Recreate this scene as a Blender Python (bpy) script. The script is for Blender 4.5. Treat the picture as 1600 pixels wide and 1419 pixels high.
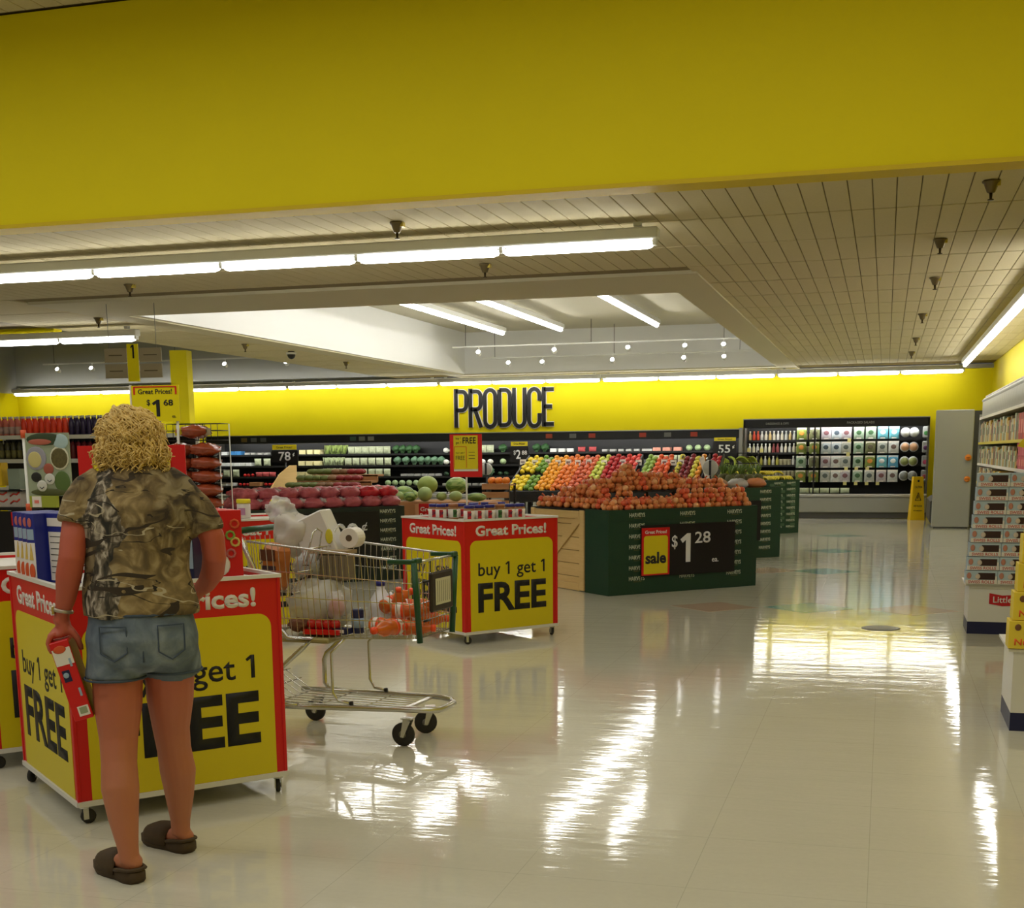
import bpy, bmesh, math, random
from mathutils import Vector, Matrix, Euler, noise as mnoise
random.seed(7)
R = math.radians
PI = math.pi
scene = bpy.context.scene
COL = scene.collection
for o in list(bpy.data.objects):
    bpy.data.objects.remove(o)

# ------------------------------------------------------------------ camera
FPX, PPX, PPY, CH = 2000.0, 800.0, 1068.0, 1.5      # focal length and principal point for a 1600x1419 frame
def _ray(x, y): return Vector(((x-PPX)/FPX, -(y-PPY)/FPX, -1.0))
_Y = _ray(1384, 702).normalized()
_L = _ray(1384-8000, 702+76)
_Z = (-_L.normalized()).cross(_Y)
_Z = _Y.cross(_L.normalized()) if _Z.dot(Vector((0, 1, 0))) < 0 else _Z
_Z.normalize()
_X = _Y.cross(_Z)
ROT = Matrix((_X, _Y, _Z))                           # world = ROT @ camera
camd = bpy.data.cameras.new('camera')
cam = bpy.data.objects.new('camera', camd)
COL.objects.link(cam)
cam.matrix_world = Matrix.Translation((0, 0, CH)) @ ROT.to_4x4()
camd.sensor_fit = 'HORIZONTAL'; camd.sensor_width = 36
camd.lens = FPX/1600*36
camd.shift_x = 0.0
camd.shift_y = (PPY-709.5)/1600
camd.clip_start = 0.05; camd.clip_end = 200
scene.camera = cam
def W(px, py, Y):                                    # point of the photograph at depth Y metres into the shop
    d = ROT @ _ray(px, py)
    t = Y/d.y
    return Vector((d.x*t, Y, CH+d.z*t))

# ------------------------------------------------------------------ world, exposure
w = bpy.data.worlds.new('shop_world'); scene.world = w; w.use_nodes = True
w.node_tree.nodes['Background'].inputs[0].default_value = (1, 0.97, 0.9, 1)
w.node_tree.nodes['Background'].inputs[1].default_value = 0.05
scene.view_settings.view_transform = 'Standard'
scene.view_settings.look = 'None'
scene.view_settings.gamma = 1
scene.view_settings.use_curve_mapping = False
scene.view_settings.exposure = 0.5
TUBE = 16.0           # radiance of the fluorescent tubes
NEAR = 0.8            # the front hall's own ceiling lights, relative
scene.cycles.max_bounces = 7
scene.cycles.diffuse_bounces = 4

# front hall ceiling lamps (the rows of the taller front hall)
def area(name, loc, sx, sy, power, rot=(0, 0, 0)):
    l = bpy.data.lights.new(name, 'AREA'); l.shape = 'RECTANGLE'; l.size = sx; l.size_y = sy
    l.energy = power; l.color = (1, 0.98, 0.92)
    o = bpy.data.objects.new(name, l); COL.objects.link(o); o.location = loc; o.rotation_euler = rot
    return o
for i, yy in enumerate((-2.5, 2.5, 6.6)):
    area('front_hall_lamp', (-5.5, yy, 4.72), 15, 0.25, 130*NEAR)

# ------------------------------------------------------------------ materials
def lin(c):
    c = c/255.0
    return c/12.92 if c <= 0.04045 else ((c+0.055)/1.055)**2.4
def rgb(c): return (lin(c[0]), lin(c[1]), lin(c[2]), 1)
MATS = {}
def M(name, col=(128, 128, 128), rough=0.5, metal=0.0, nz=0, amt=0.12, bump=0, emit=None, alpha=1, trans=0, spec=0.5, ior=1.45, coat=0):
    if name in MATS: return MATS[name]
    m = bpy.data.materials.new(name); m.use_nodes = True
    nt = m.node_tree; b = nt.nodes['Principled BSDF']
    c = rgb(col)
    b.inputs['Base Color'].default_value = c
    b.inputs['Roughness'].default_value = rough
    b.inputs['Metallic'].default_value = metal
    b.inputs['Specular IOR Level'].default_value = spec
    b.inputs['IOR'].default_value = ior
    b.inputs['Alpha'].default_value = alpha
    b.inputs['Transmission Weight'].default_value = trans
    b.inputs['Coat Weight'].default_value = coat
    if nz or bump:
        tc = nt.nodes.new('ShaderNodeTexCoord'); n = nt.nodes.new('ShaderNodeTexNoise')
        n.inputs['Scale'].default_value = nz or 30; n.inputs['Detail'].default_value = 4
        nt.links.new(tc.outputs['Object'], n.inputs['Vector'])
        if amt:
            mx = nt.nodes.new('ShaderNodeMix'); mx.data_type = 'RGBA'
            mx.inputs[6].default_value = tuple(v*(1-amt) for v in c[:3])+(1,)
            mx.inputs[7].default_value = tuple(min(1, v*(1+amt)) for v in c[:3])+(1,)
            nt.links.new(n.outputs[0], mx.inputs[0]); nt.links.new(mx.outputs[2], b.inputs['Base Color'])
        if bump:
            bp = nt.nodes.new('ShaderNodeBump'); bp.inputs['Strength'].default_value = bump; bp.inputs['Distance'].default_value = 0.01
            nt.links.new(n.outputs[0], bp.inputs['Height']); nt.links.new(bp.outputs[0], b.inputs['Normal'])
    if emit:
        b.inputs['Emission Color'].default_value = (1, 0.985, 0.95, 1); b.inputs['Emission Strength'].default_value = emit
    MATS[name] = m
    return m

def nodes_of(name, rough=0.5):
    m = bpy.data.materials.new(name); m.use_nodes = True; MATS[name] = m
    nt = m.node_tree; b = nt.nodes['Principled BSDF']; b.inputs['Roughness'].default_value = rough
    tc = nt.nodes.new('ShaderNodeTexCoord')
    return m, nt, b, tc
def ramp(nt, src, stops, interp='LINEAR'):
    r = nt.nodes.new('ShaderNodeValToRGB'); r.color_ramp.interpolation = interp
    els = r.color_ramp.elements
    els[0].position = stops[0][0]; els[0].color = rgb(stops[0][1])
    els[1].position = stops[-1][0]; els[1].color = rgb(stops[-1][1])
    for p, c in stops[1:-1]:
        e = els.new(p); e.color = rgb(c)
    nt.links.new(src, r.inputs[0]); return r
def noise_n(nt, vec, scale, detail=4, dist=0):
    n = nt.nodes.new('ShaderNodeTexNoise'); n.inputs['Scale'].default_value = scale
    n.inputs['Detail'].default_value = detail; n.inputs['Distortion'].default_value = dist
    nt.links.new(vec, n.inputs['Vector']); return n
def mixc(nt, fac, a, b):
    mx = nt.nodes.new('ShaderNodeMix'); mx.data_type = 'RGBA'
    if isinstance(fac, float): mx.inputs[0].default_value = fac
    else: nt.links.new(fac, mx.inputs[0])
    for s, i in ((a, 6), (b, 7)):
        if isinstance(s, tuple): mx.inputs[i].default_value = rgb(s)
        else: nt.links.new(s, mx.inputs[i])
    return mx.outputs[2]
def mathn(nt, op, a, b=0.5):
    n = nt.nodes.new('ShaderNodeMath'); n.operation = op
    for s, i in ((a, 0), (b, 1)):
        if isinstance(s, (int, float)): n.inputs[i].default_value = s
        else: nt.links.new(s, n.inputs[i])
    return n.outputs[0]

def floor_mat():
    m, nt, b, tc = nodes_of('polished_vinyl_floor', 0.07)
    geo = nt.nodes.new('ShaderNodeNewGeometry')
    pos = geo.outputs['Position']
    n1 = noise_n(nt, pos, 1.1, 3); n2 = noise_n(nt, pos, 40, 3)
    base = mixc(nt, n1.outputs[0], (204, 201, 182), (216, 213, 196))
    base = mixc(nt, mathn(nt, 'MULTIPLY', n2.outputs[0], 0.25), base, (180, 175, 156))
    br = nt.nodes.new('ShaderNodeTexBrick'); br.offset = 0
    br.inputs['Scale'].default_value = 1.0; br.inputs['Brick Width'].default_value = 0.61; br.inputs['Row Height'].default_value = 0.61
    br.inputs['Mortar Size'].default_value = 0.0018; br.inputs['Mortar Smooth'].default_value = 0.5
    nt.links.new(pos, br.inputs['Vector'])
    base = mixc(nt, mathn(nt, 'MULTIPLY', br.outputs['Fac'], 0.30), base, (112, 106, 84))
    nt.links.new(base, b.inputs['Base Color'])
    b.inputs['Specular IOR Level'].default_value = 0.62
    # gentle waviness of a buffed floor: long low ripples plus slight per-tile unevenness
    mp = nt.nodes.new('ShaderNodeMapping'); mp.inputs['Scale'].default_value = (1.2, 4.5, 1)
    nt.links.new(pos, mp.inputs['Vector'])
    r1 = noise_n(nt, mp.outputs[0], 1.6, 2); r2 = noise_n(nt, mp.outputs[0], 7, 2)
    hsum = mathn(nt, 'ADD', r1.outputs[0], mathn(nt, 'MULTIPLY', r2.outputs[0], 0.26))
    bp = nt.nodes.new('ShaderNodeBump'); bp.inputs['Strength'].default_value = 0.14; bp.inputs['Distance'].default_value = 0.012
    nt.links.new(hsum, bp.inputs['Height']); nt.links.new(bp.outputs[0], b.inputs['Normal'])
    return m
def camo_mat():
    m, nt, b, tc = nodes_of('woodland_camouflage_cotton', 0.9)
    v = tc.outputs['Object']
    sep = nt.nodes.new('ShaderNodeSeparateXYZ'); nt.links.new(v, sep.inputs[0])
    n0 = noise_n(nt, v, 3.4, 4, 0.6)
    c0 = ramp(nt, n0.outputs[0], [(0.30, (34, 32, 22)), (0.42, (66, 55, 36)), (0.50, (112, 94, 60)), (0.60, (156, 134, 90)), (0.72, (84, 64, 38))]).outputs[0]
    n1 = noise_n(nt, v, 13, 7, 1.6)
    c1 = ramp(nt, n1.outputs[0], [(0.36, (34, 28, 18)), (0.46, (92, 74, 46)), (0.54, (140, 120, 80)), (0.66, (186, 168, 126))]).outputs[0]
    c = mixc(nt, 0.45, c0, c1)
    def trunk(c, off, wd, lean):
        mp = nt.nodes.new('ShaderNodeMapping'); mp.inputs['Scale'].default_value = (10, 10, 5.5); nt.links.new(v, mp.inputs['Vector'])
        nb = noise_n(nt, mp.outputs[0], 2.6, 8, 1.2)
        bark = ramp(nt, nb.outputs[0], [(0.36, (34, 33, 26)), (0.46, (64, 58, 46)), (0.53, (108, 97, 80)), (0.63, (178, 168, 150))]).outputs[0]
        nw = noise_n(nt, v, 6, 3)
        xs = mathn(nt, 'ADD', sep.outputs[0], mathn(nt, 'MULTIPLY', mathn(nt, 'SUBTRACT', nw.outputs[0], 0.5), 0.26))
        xs = mathn(nt, 'ADD', xs, mathn(nt, 'MULTIPLY', sep.outputs[2], lean))
        k = mathn(nt, 'LESS_THAN', mathn(nt, 'ABSOLUTE', mathn(nt, 'ADD', xs, off)), wd)
        return mixc(nt, k, c, bark)
    c = trunk(c, 0.165, 0.038, -0.04)
    c = trunk(c, 0.085, 0.024, 0.0)
    # fine limbs: narrow bands of a distorted noise, light with dark flecks
    for sc, lo, colr, wd, gt in ((2.6, 0, (52, 42, 28), 0.010, 0.46), (3.4, 5, (178, 166, 138), 0.0055, 0.50), (5.5, 9, (40, 34, 24), 0.006, 0.45), (2.2, 14, (150, 138, 112), 0.010, 0.52)):
        mp = nt.nodes.new('ShaderNodeMapping'); mp.inputs['Location'].default_value = (lo, lo*.7, lo*.3)
        mp.inputs['Rotation'].default_value = (0, 0.5+lo*.8, 0); mp.inputs['Scale'].default_value = (0.55, 0.3, 1.7)
        nt.links.new(v, mp.inputs['Vector'])
        nn = noise_n(nt, mp.outputs[0], sc, 3, 0.5)
        gate = noise_n(nt, v, 4+lo*.2, 2)
        k = mathn(nt, 'MULTIPLY', mathn(nt, 'LESS_THAN', mathn(nt, 'ABSOLUTE', mathn(nt, 'SUBTRACT', nn.outputs[0], 0.5)), wd), mathn(nt, 'GREATER_THAN', gate.outputs[0], gt))
        c = mixc(nt, k, c, colr)
    nt.links.new(c, b.inputs['Base Color'])
    bp = nt.nodes.new('ShaderNodeBump'); bp.inputs['Strength'].default_value = 0.5; bp.inputs['Distance'].default_value = 0.02
    wr = noise_n(nt, v, 6, 2, 0.6); nt.links.new(wr.outputs[0], bp.inputs['Height']); nt.links.new(bp.outputs[0], b.inputs['Normal'])
    return m
def skin_mat():
    m, nt, b, tc = nodes_of('skin_warm_light_tint', 0.55)
    v = tc.outputs['Object']
    sep = nt.nodes.new('ShaderNodeSeparateXYZ'); nt.links.new(v, sep.inputs[0])
    n = noise_n(nt, v, 7, 4)
    up = nt.nodes.new('ShaderNodeMapRange'); up.inputs[1].default_value = 0.35; up.inputs[2].default_value = 0.9
    nt.links.new(sep.outputs[2], up.inputs[0])
    base = mixc(nt, up.outputs[0], (182, 118, 82), (180, 84, 60))  # warm light on the arms painted in: colour reddens with height
    base = mixc(nt, mathn(nt, 'MULTIPLY', n.outputs[0], 0.55), base, (170, 88, 62))
    nt.links.new(base, b.inputs['Base Color'])
    b.inputs['Subsurface Weight'].default_value = 0.05
    return m
def denim_mat():
    m, nt, b, tc = nodes_of('faded_denim', 0.9)
    v = tc.outputs['Object']
    n = noise_n(nt, v, 9, 4, 0.4); n2 = noise_n(nt, v, 160, 2)
    c = ramp(nt, n.outputs[0], [(0.35, (76, 86, 98)), (0.5, (102, 114, 124)), (0.68, (140, 150, 156))]).outputs[0]
    c = mixc(nt, mathn(nt, 'MULTIPLY', n2.outputs[0], 0.4), c, (84, 96, 108))
    nt.links.new(c, b.inputs['Base Color'])
    bp = nt.nodes.new('ShaderNodeBump'); bp.inputs['Strength'].default_value = 0.5; bp.inputs['Distance'].default_value = 0.012
    nt.links.new(n.outputs[0], bp.inputs['Height']); nt.links.new(bp.outputs[0], b.inputs['Normal'])
    return m
def wood_mat(name, a, b_, sc=(1, 1, 12)):
    m, nt, b, tc = nodes_of(name, 0.6)
    mp = nt.nodes.new('ShaderNodeMapping'); mp.inputs['Scale'].default_value = sc
    nt.links.new(tc.outputs['Object'], mp.inputs['Vector'])
    n = noise_n(nt, mp.outputs[0], 3, 5, 0.8)
    nt.links.new(mixc(nt, n.outputs[0], a, b_), b.inputs['Base Color'])
    return m
def melon_mat():
    m, nt, b, tc = nodes_of('watermelon_rind', 0.35)
    mp = nt.nodes.new('ShaderNodeMapping'); mp.inputs['Scale'].default_value = (1.5, 14, 14); nt.links.new(tc.outputs['Object'], mp.inputs['Vector'])
    n = noise_n(nt, mp.outputs[0], 1.5, 3, 0.6)
    nt.links.new(ramp(nt, n.outputs[0], [(0.4, (74, 112, 44)), (0.52, (128, 160, 78)), (0.65, (168, 188, 110))]).outputs[0], b.inputs['Base Color'])
    return m

FLOOR = floor_mat(); CAMO = camo_mat(); SKIN = skin_mat(); DENIM = denim_mat(); MELON = melon_mat()
PINE = wood_mat('pine_boards', (206, 170, 104), (226, 194, 132)); BROWNW = wood_mat('warm_brown_wood', (140, 92, 52), (172, 122, 72))
YEL = M('yellow_wall_paint', (222, 206, 4), 0.62, nz=2, amt=0.03, spec=0.25)
YELD = M('yellow_trim_paint', (205, 178, 0), 0.6)
TILE = M('ceiling_tile', (198, 186, 146), 0.9, nz=60, amt=0.07, bump=0.1)
GRID = M('ceiling_grid_dark_joint', (128, 112, 74), 0.8)  # darker tan that shows in the joints between the tiles
WELLW = M('white_drywall', (224, 224, 220), 0.8)
SOFF = M('beige_drywall', (196, 188, 156), 0.85)
GREYW = M('grey_upper_wall', (168, 168, 160), 0.85)
CREAM = M('cream_drywall', (196, 190, 168), 0.85)
GLOW = M('fluorescent_tube_glow', (255, 255, 255), 0.5, emit=TUBE)
SPOTG = M('spot_lamp_glow', (255, 255, 255), 0.5, emit=12)
FIXT = M('fixture_white_enamel', (214, 214, 206), 0.5)
DARK = M('black_metal', (22, 22, 22), 0.45)
BLK = M('black_print', (18, 17, 16), 0.55)
CASEB = M('case_black_interior', (14, 15, 14), 0.5)
RED = M('red_print', (205, 22, 20), 0.4)
PYEL = M('yellow_print', (214, 196, 18), 0.4)
WHP = M('white_print', (226, 220, 212), 0.5)
WHM = M('white_plastic', (218, 216, 208), 0.4)
CHR = M('chromed_steel', (206, 206, 200), 0.25, 0.85)
STEEL = M('grey_steel', (150, 150, 144), 0.4, 0.8)
RUB = M('dark_rubber', (46, 44, 40), 0.7)
GREEN = M('dark_green_print', (22, 58, 38), 0.45)
GRPL = M('green_plastic', (26, 74, 40), 0.4)
CARD = M('cardboard', (176, 126, 80), 0.85, nz=20, amt=0.06)
FILM = M('clear_plastic_film', (225, 225, 222), 0.15, alpha=0.42)
NAVY = M('navy_print', (22, 26, 66), 0.5)
GREYP = M('grey_case_panel', (150, 150, 140), 0.5, nz=3, amt=0.03)

# ------------------------------------------------------------------ mesh building
class MB:
    def __init__(s): s.v = []; s.f = []; s.m = []; s.sm = []; s.mi = 0
    def mat(s, i): s.mi = i; return s
    def add(s, vs, fs, smooth=False, T=None):
        k = len(s.v)
        s.v += [tuple(T @ Vector(p)) if T else tuple(p) for p in vs]
        for f in fs:
            s.f.append([i+k for i in f]); s.m.append(s.mi); s.sm.append(smooth)
        return s
    def box(s, c, d, T=None, bev=0):
        x, y, z = c; a, b, e = d[0]/2, d[1]/2, d[2]/2
        if bev and min(a, b, e) > bev*1.01:
            vs = []; g = bev
            for sx in (-1, 1):
                for sy in (-1, 1):
                    for sz in (-1, 1):
                        vs += [(x+sx*a, y+sy*(b-g), z+sz*(e-g)), (x+sx*(a-g), y+sy*b, z+sz*(e-g)), (x+sx*(a-g), y+sy*(b-g), z+sz*e)]
            I = lambda sx, sy, sz, k: ((sx > 0)*4+(sy > 0)*2+(sz > 0))*3+k
            fs = []
            for q in (-1, 1):
                r = [(-1, -1), (1, -1), (1, 1), (-1, 1)]
                if q < 0: r = r[::-1]
                fs.append([I(q, u, v, 0) for u, v in r]); fs.append([I(v, q, u, 1) for u, v in r]); fs.append([I(u, v, q, 2) for u, v in r])
            for p in (-1, 1):
                for q in (-1, 1):
                    fs.append([I(p, q, -1, 0), I(p, q, 1, 0), I(p, q, 1, 1), I(p, q, -1, 1)])
                    fs.append([I(p, -1, q, 0), I(p, 1, q, 0), I(p, 1, q, 2), I(p, -1, q, 2)])
                    fs.append([I(-1, p, q, 1), I(1, p, q, 1), I(1, p, q, 2), I(-1, p, q, 2)])
                    for r_ in (-1, 1): fs.append([I(p, q, r_, 0), I(p, q, r_, 1), I(p, q, r_, 2)])
            return s.add(vs, fs, False, T)
        vs = [(x+i*a, y+j*b, z+k*e) for i in (-1, 1) for j in (-1, 1) for k in (-1, 1)]
        return s.add(vs, [(0, 1, 3, 2), (4, 6, 7, 5), (0, 4, 5, 1), (2, 3, 7, 6), (0, 2, 6, 4), (1, 5, 7, 3)], False, T)
    def lathe(s, prof, n=12, T=None, smooth=True, c=(0, 0, 0)):
        vs = []; fs = []
        for r, z in prof:
            for i in range(n):
                a = 2*PI*i/n; vs.append((c[0]+r*math.cos(a), c[1]+r*math.sin(a), c[2]+z))
        for j in range(len(prof)-1):
            for i in range(n):
                k = (i+1) % n; fs.append((j*n+i, j*n+k, (j+1)*n+k, (j+1)*n+i))
        fs.append(tuple(range(n))[::-1]); fs.append(tuple((len(prof)-1)*n+i for i in range(n)))
        return s.add(vs, fs, smooth, T)
    def tube(s, pts, r, n=6, closed=False, smooth=True, caps=True):
        pts = [Vector(p) for p in pts]; N = len(pts); rs = r if isinstance(r, (list, tuple)) else [r]*N
        vs = []; fs = []; up = None
        for i, p in enumerate(pts):
            a = pts[i-1] if (i > 0 or closed) else pts[0]; b = pts[(i+1) % N] if (i < N-1 or closed) else pts[-1]
            t = (b-a).normalized() if (b-a).length > 1e-9 else Vector((0, 0, 1))
            if up is None: up = Vector((0, 0, 1)) if abs(t.z) < 0.9 else Vector((1, 0, 0))
            u = up-t*up.dot(t)
            if u.length < 1e-4: u = Vector((1, 0, 0))-t*t.x
            u.normalize(); up = u; w_ = t.cross(u)
            for k in range(n):
                an = 2*PI*(k+0.5)/n; vs.append(p+(u*math.cos(an)+w_*math.sin(an))*rs[i])
        for i in range(N if closed else N-1):
            j = (i+1) % N
            for k in range(n):
                l = (k+1) % n; fs.append((i*n+k, i*n+l, j*n+l, j*n+k))
        if not closed and caps: fs.append(tuple(range(n))[::-1]); fs.append(tuple((N-1)*n+k for k in range(n)))
        return s.add(vs, fs, smooth)
    def ball(s, c, r, nu=10, nv=7, T=None, fn=None):
        rx, ry, rz = (r, r, r) if isinstance(r, (int, float)) else r
        vs = [(0, 0, -1)]; fs = []
        for j in range(1, nv):
            ph = -PI/2+PI*j/nv
            for i in range(nu):
                a = 2*PI*i/nu; vs.append((math.cos(a)*math.cos(ph), math.sin(a)*math.cos(ph), math.sin(ph)))
        vs.append((0, 0, 1))
        for i in range(nu):
            k = (i+1) % nu; fs.append((0, 1+k, 1+i)); b0 = 1+(nv-2)*nu; fs.append((b0+i, b0+k, len(vs)-1))
            for j in range(nv-2): fs.append((1+j*nu+i, 1+j*nu+k, 1+(j+1)*nu+k, 1+(j+1)*nu+i))
        out = []
        for p in vs:
            q = Vector(p)
            if fn: q = fn(q)
            out.append((c[0]+q.x*rx, c[1]+q.y*ry, c[2]+q.z*rz))
        return s.add(out, fs, True, T)
    def prism(s, outline, y0, y1, T=None):             # outline in x,z ; extruded along y
        n = len(outline)
        vs = [(x, y0, z) for x, z in outline]+[(x, y1, z) for x, z in outline]
        fs = [tuple(range(n)), tuple(range(2*n-1, n-1, -1))]+[(i, i+n, (i+1) % n+n, (i+1) % n) for i in range(n)]
        return s.add(vs, fs, False, T)
    def limb(s, pts, n=14):                            # pts: x,y,z,ra,rb  ellipse sections (ra along x)
        P = [Vector(p[:3]) for p in pts]; vs = []; fs = []; N = len(P)
        for i in range(N):
            t = (P[min(i+1, N-1)]-P[max(i-1, 0)]).normalized()
            u = Vector((1, 0, 0))-t*t.x
            if u.length < 0.2: u = Vector((0, 0, 1))-t*t.z
            u.normalize(); v = t.cross(u)
            for k in range(n):
                a = 2*PI*k/n; vs.append(P[i]+u*math.cos(a)*pts[i][3]+v*math.sin(a)*pts[i][4])
        for i in range(N-1):
            for k in range(n):
                l = (k+1) % n; fs.append((i*n+k, i*n+l, (i+1)*n+l, (i+1)*n+k))
        fs.append(tuple(range(n))[::-1]); fs.append(tuple((N-1)*n+k for k in range(n)))
        return s.add(vs, fs, True)
    def mesh(s, name, mats):
        me = bpy.data.meshes.new(name); me.from_pydata(s.v, [], s.f)
        for m in (mats if isinstance(mats, (list, tuple)) else [mats]): me.materials.append(m)
        me.polygons.foreach_set('material_index', s.m); me.polygons.foreach_set('use_smooth', s.sm)
        bm = bmesh.new(); bm.from_mesh(me); bmesh.ops.recalc_face_normals(bm, faces=bm.faces); bm.to_mesh(me); bm.free()
        me.update(); return me
    def build(s, name, mats, parent=None, loc=(0, 0, 0), rot=(0, 0, 0)):
        return obj(name, s.mesh(name, mats), parent, loc, rot)
def obj(name, me, parent=None, loc=(0, 0, 0), rot=(0, 0, 0), scale=None):
    o = bpy.data.objects.new(name, me); COL.objects.link(o)
    if parent: o.parent = parent
    o.location = loc; o.rotation_euler = rot
    if scale: o.scale = scale
    return o
def tag(o, label, cat, group=None):
    o['label'] = label; o['category'] = cat
    if group: o['group'] = group
    return o
def thing(name, label, cat, loc=(0, 0, 0), rz=0, group=None):
    o = bpy.data.objects.new(name, None); COL.objects.link(o); o.location = loc; o.rotation_euler = (0, 0, rz)
    o.empty_display_size = 0.1
    return tag(o, label, cat, group)
def struct(name, mb, mats, loc=(0, 0, 0), rot=(0, 0, 0)):
    o = mb.build(name, mats, None, loc, rot); o['kind'] = 'structure'; return o
def dup(root, loc, rz=None, label=None, group=None, rot=None, scale=None):
    r = root.copy(); COL.objects.link(r); r.location = loc
    if rz is not None: r.rotation_euler = (0, 0, rz)
    if rot is not None: r.rotation_euler = rot
    if scale is not None: r.scale = (scale,)*3 if isinstance(scale, (int, float)) else scale
    if label: r['label'] = label
    if group: r['group'] = group
    for ch in list(root.children):
        c = ch.copy(); COL.objects.link(c); c.parent = r
        for g in list(ch.children):
            d = g.copy(); COL.objects.link(d); d.parent = c
    return r
def spawner(first):                                    # first call places the prototype, later calls copy it
    st = {'n': 0}
    def place(loc, rz=0, label=None, group=None, rot=None, scale=None):
        st['n'] += 1
        if st['n'] == 1:
            o = first; o.location = loc; o.rotation_euler = rot if rot is not None else (0, 0, rz)
            if scale is not None: o.scale = (scale,)*3 if isinstance(scale, (int, float)) else scale
            if label: o['label'] = label
            if group: o['group'] = group
            return o
        return dup(first, loc, rz if rot is None else None, label, group, rot, scale if scale is not None else (1.0 if False else None))
    return place

TXT = {}
def text_mesh(s_, h, w_=None, bold=0.0, mat=None, ext=0.001):
    key = (s_, round(h, 4), round(w_ or 0, 4), bold, mat.name, ext)
    if key in TXT: return TXT[key]
    cu = bpy.data.curves.new('t', 'FONT'); cu.body = s_; cu.size = 1; cu.resolution_u = 3; cu.offset = bold
    cu.extrude = 0.0
    o = bpy.data.objects.new('t', cu); COL.objects.link(o)
    dg = bpy.context.evaluated_depsgraph_get(); dg.update()
    me = bpy.data.meshes.new_from_object(o.evaluated_get(dg)); bpy.data.objects.remove(o); bpy.data.curves.remove(cu)
    if '1' in s_ and 'got' not in s_:
        def raw(tx):
            c2 = bpy.data.curves.new('t', 'FONT'); c2.body = tx; c2.size = 1; c2.resolution_u = 1; c2.offset = bold
            o2 = bpy.data.objects.new('t', c2); COL.objects.link(o2); bpy.context.evaluated_depsgraph_get().update()
            m2 = bpy.data.meshes.new_from_object(o2.evaluated_get(bpy.context.evaluated_depsgraph_get())); bpy.data.objects.remove(o2); bpy.data.curves.remove(c2)
            r_ = (min(v.co.x for v in m2.vertices), max(v.co.x for v in m2.vertices), max(v.co.y for v in m2.vertices)); bpy.data.meshes.remove(m2); return r_
        a0, a1, yt = raw('1'); bm = bmesh.new(); bm.from_mesh(me)
        for i_, ch_ in enumerate(s_):
            if ch_ == '1':
                xr = raw(s_[:i_+1])[1]; xl = xr-(a1-a0)+.005
                bm.faces.new([bm.verts.new((xl+dx, yt+dy, 0)) for dx, dy in ((.03, 0), (-.005, 0), (-.155, -.115), (-.11, -.185), (.03, -.09))])
        bm.to_mesh(me); bm.free()
    xs = [v.co.x for v in me.vertices]; ys = [v.co.y for v in me.vertices]
    x0, x1, y0, y1 = min(xs), max(xs), min(ys), max(ys)
    sy = h/(y1-y0); sx = sy if not w_ else w_/(x1-x0)
    for v in me.vertices:
        v.co = Vector(((v.co.x-(x0+x1)/2)*sx, 0, (v.co.y-(y0+y1)/2)*sy))
    bm = bmesh.new(); bm.from_mesh(me); bmesh.ops.remove_doubles(bm, verts=bm.verts, dist=1e-6)
    r = bmesh.ops.extrude_face_region(bm, geom=bm.faces[:])
    for v in r['geom']:
        if isinstance(v, bmesh.types.BMVert): v.co.y -= ext
    bmesh.ops.recalc_face_normals(bm, faces=bm.faces); bm.to_mesh(me); bm.free()
    me.materials.clear(); me.materials.append(mat); me.name = 'lettering'
    for p in me.polygons: p.material_index = 0
    TXT[key] = me; return me
def text(s_, h, w_, mat, parent, loc, rot=(0, 0, 0), bold=0.0, ext=0.001, name='lettering'):
    return obj(name, text_mesh(s_, h, w_, bold, mat, ext), parent, loc, rot)

def bx(name, c, d, mat, parent=None, bev=0, rot=None):
    if rot is not None:
        return MB().box((0, 0, 0), d, bev=bev).build(name, mat, parent, c, rot)
    return MB().box(c, d, bev=bev).build(name, mat, parent)

exec_parts = []
# ------------------------------------------------------------------ the room
YB = 30.6; XR = 2.19; CZ = 3.32; XL = -11.7; HY = 9.15
struct('floor', MB().box((-10.3, 12.3, -0.05), (25.4, 37, 0.1)), FLOOR)
struct('wall_back', MB().box((-10.3, YB+0.1, 1.62), (25.4, 0.2, 3.24)), YEL)
struct('wall_back_upper', MB().box((-17.3, YB+0.1, 4.05), (11.4, 0.2, 1.62)), GREYW)
struct('wall_right', MB().box((XR+0.1, 12.3, 2.45), (0.2, 37, 4.9)), YEL)
struct('wall_left', MB().box((-22.9, 12.3, 1.6), (0.2, 37, 3.2)), YEL)
struct('wall_left_upper', MB().box((-22.9, 12.3, 4.05), (0.2, 37, 1.7)), GREYW)
struct('wall_front', MB().box((-10.3, -6.1, 2.45), (25.4, 0.2, 4.9)), CREAM)
struct('wall_header', MB().box((-10.3, HY+0.11, 4.09), (25.2, 0.22, 1.54)), YEL)
struct('trim_1', MB().box((-10.3, HY+0.11, 3.305), (25.2, 0.25, 0.03)), YELD)
struct('wall_header_left', MB().box((-17.2, 16.6, 4.05), (11.2, 0.2, 1.55)), YEL)
struct('wall_column', MB().box((0, 0, 1.66), (0.3, 0.3, 3.32)), YEL, (-12.0, 20.7, 0), (0, 0, R(12)))
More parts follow.
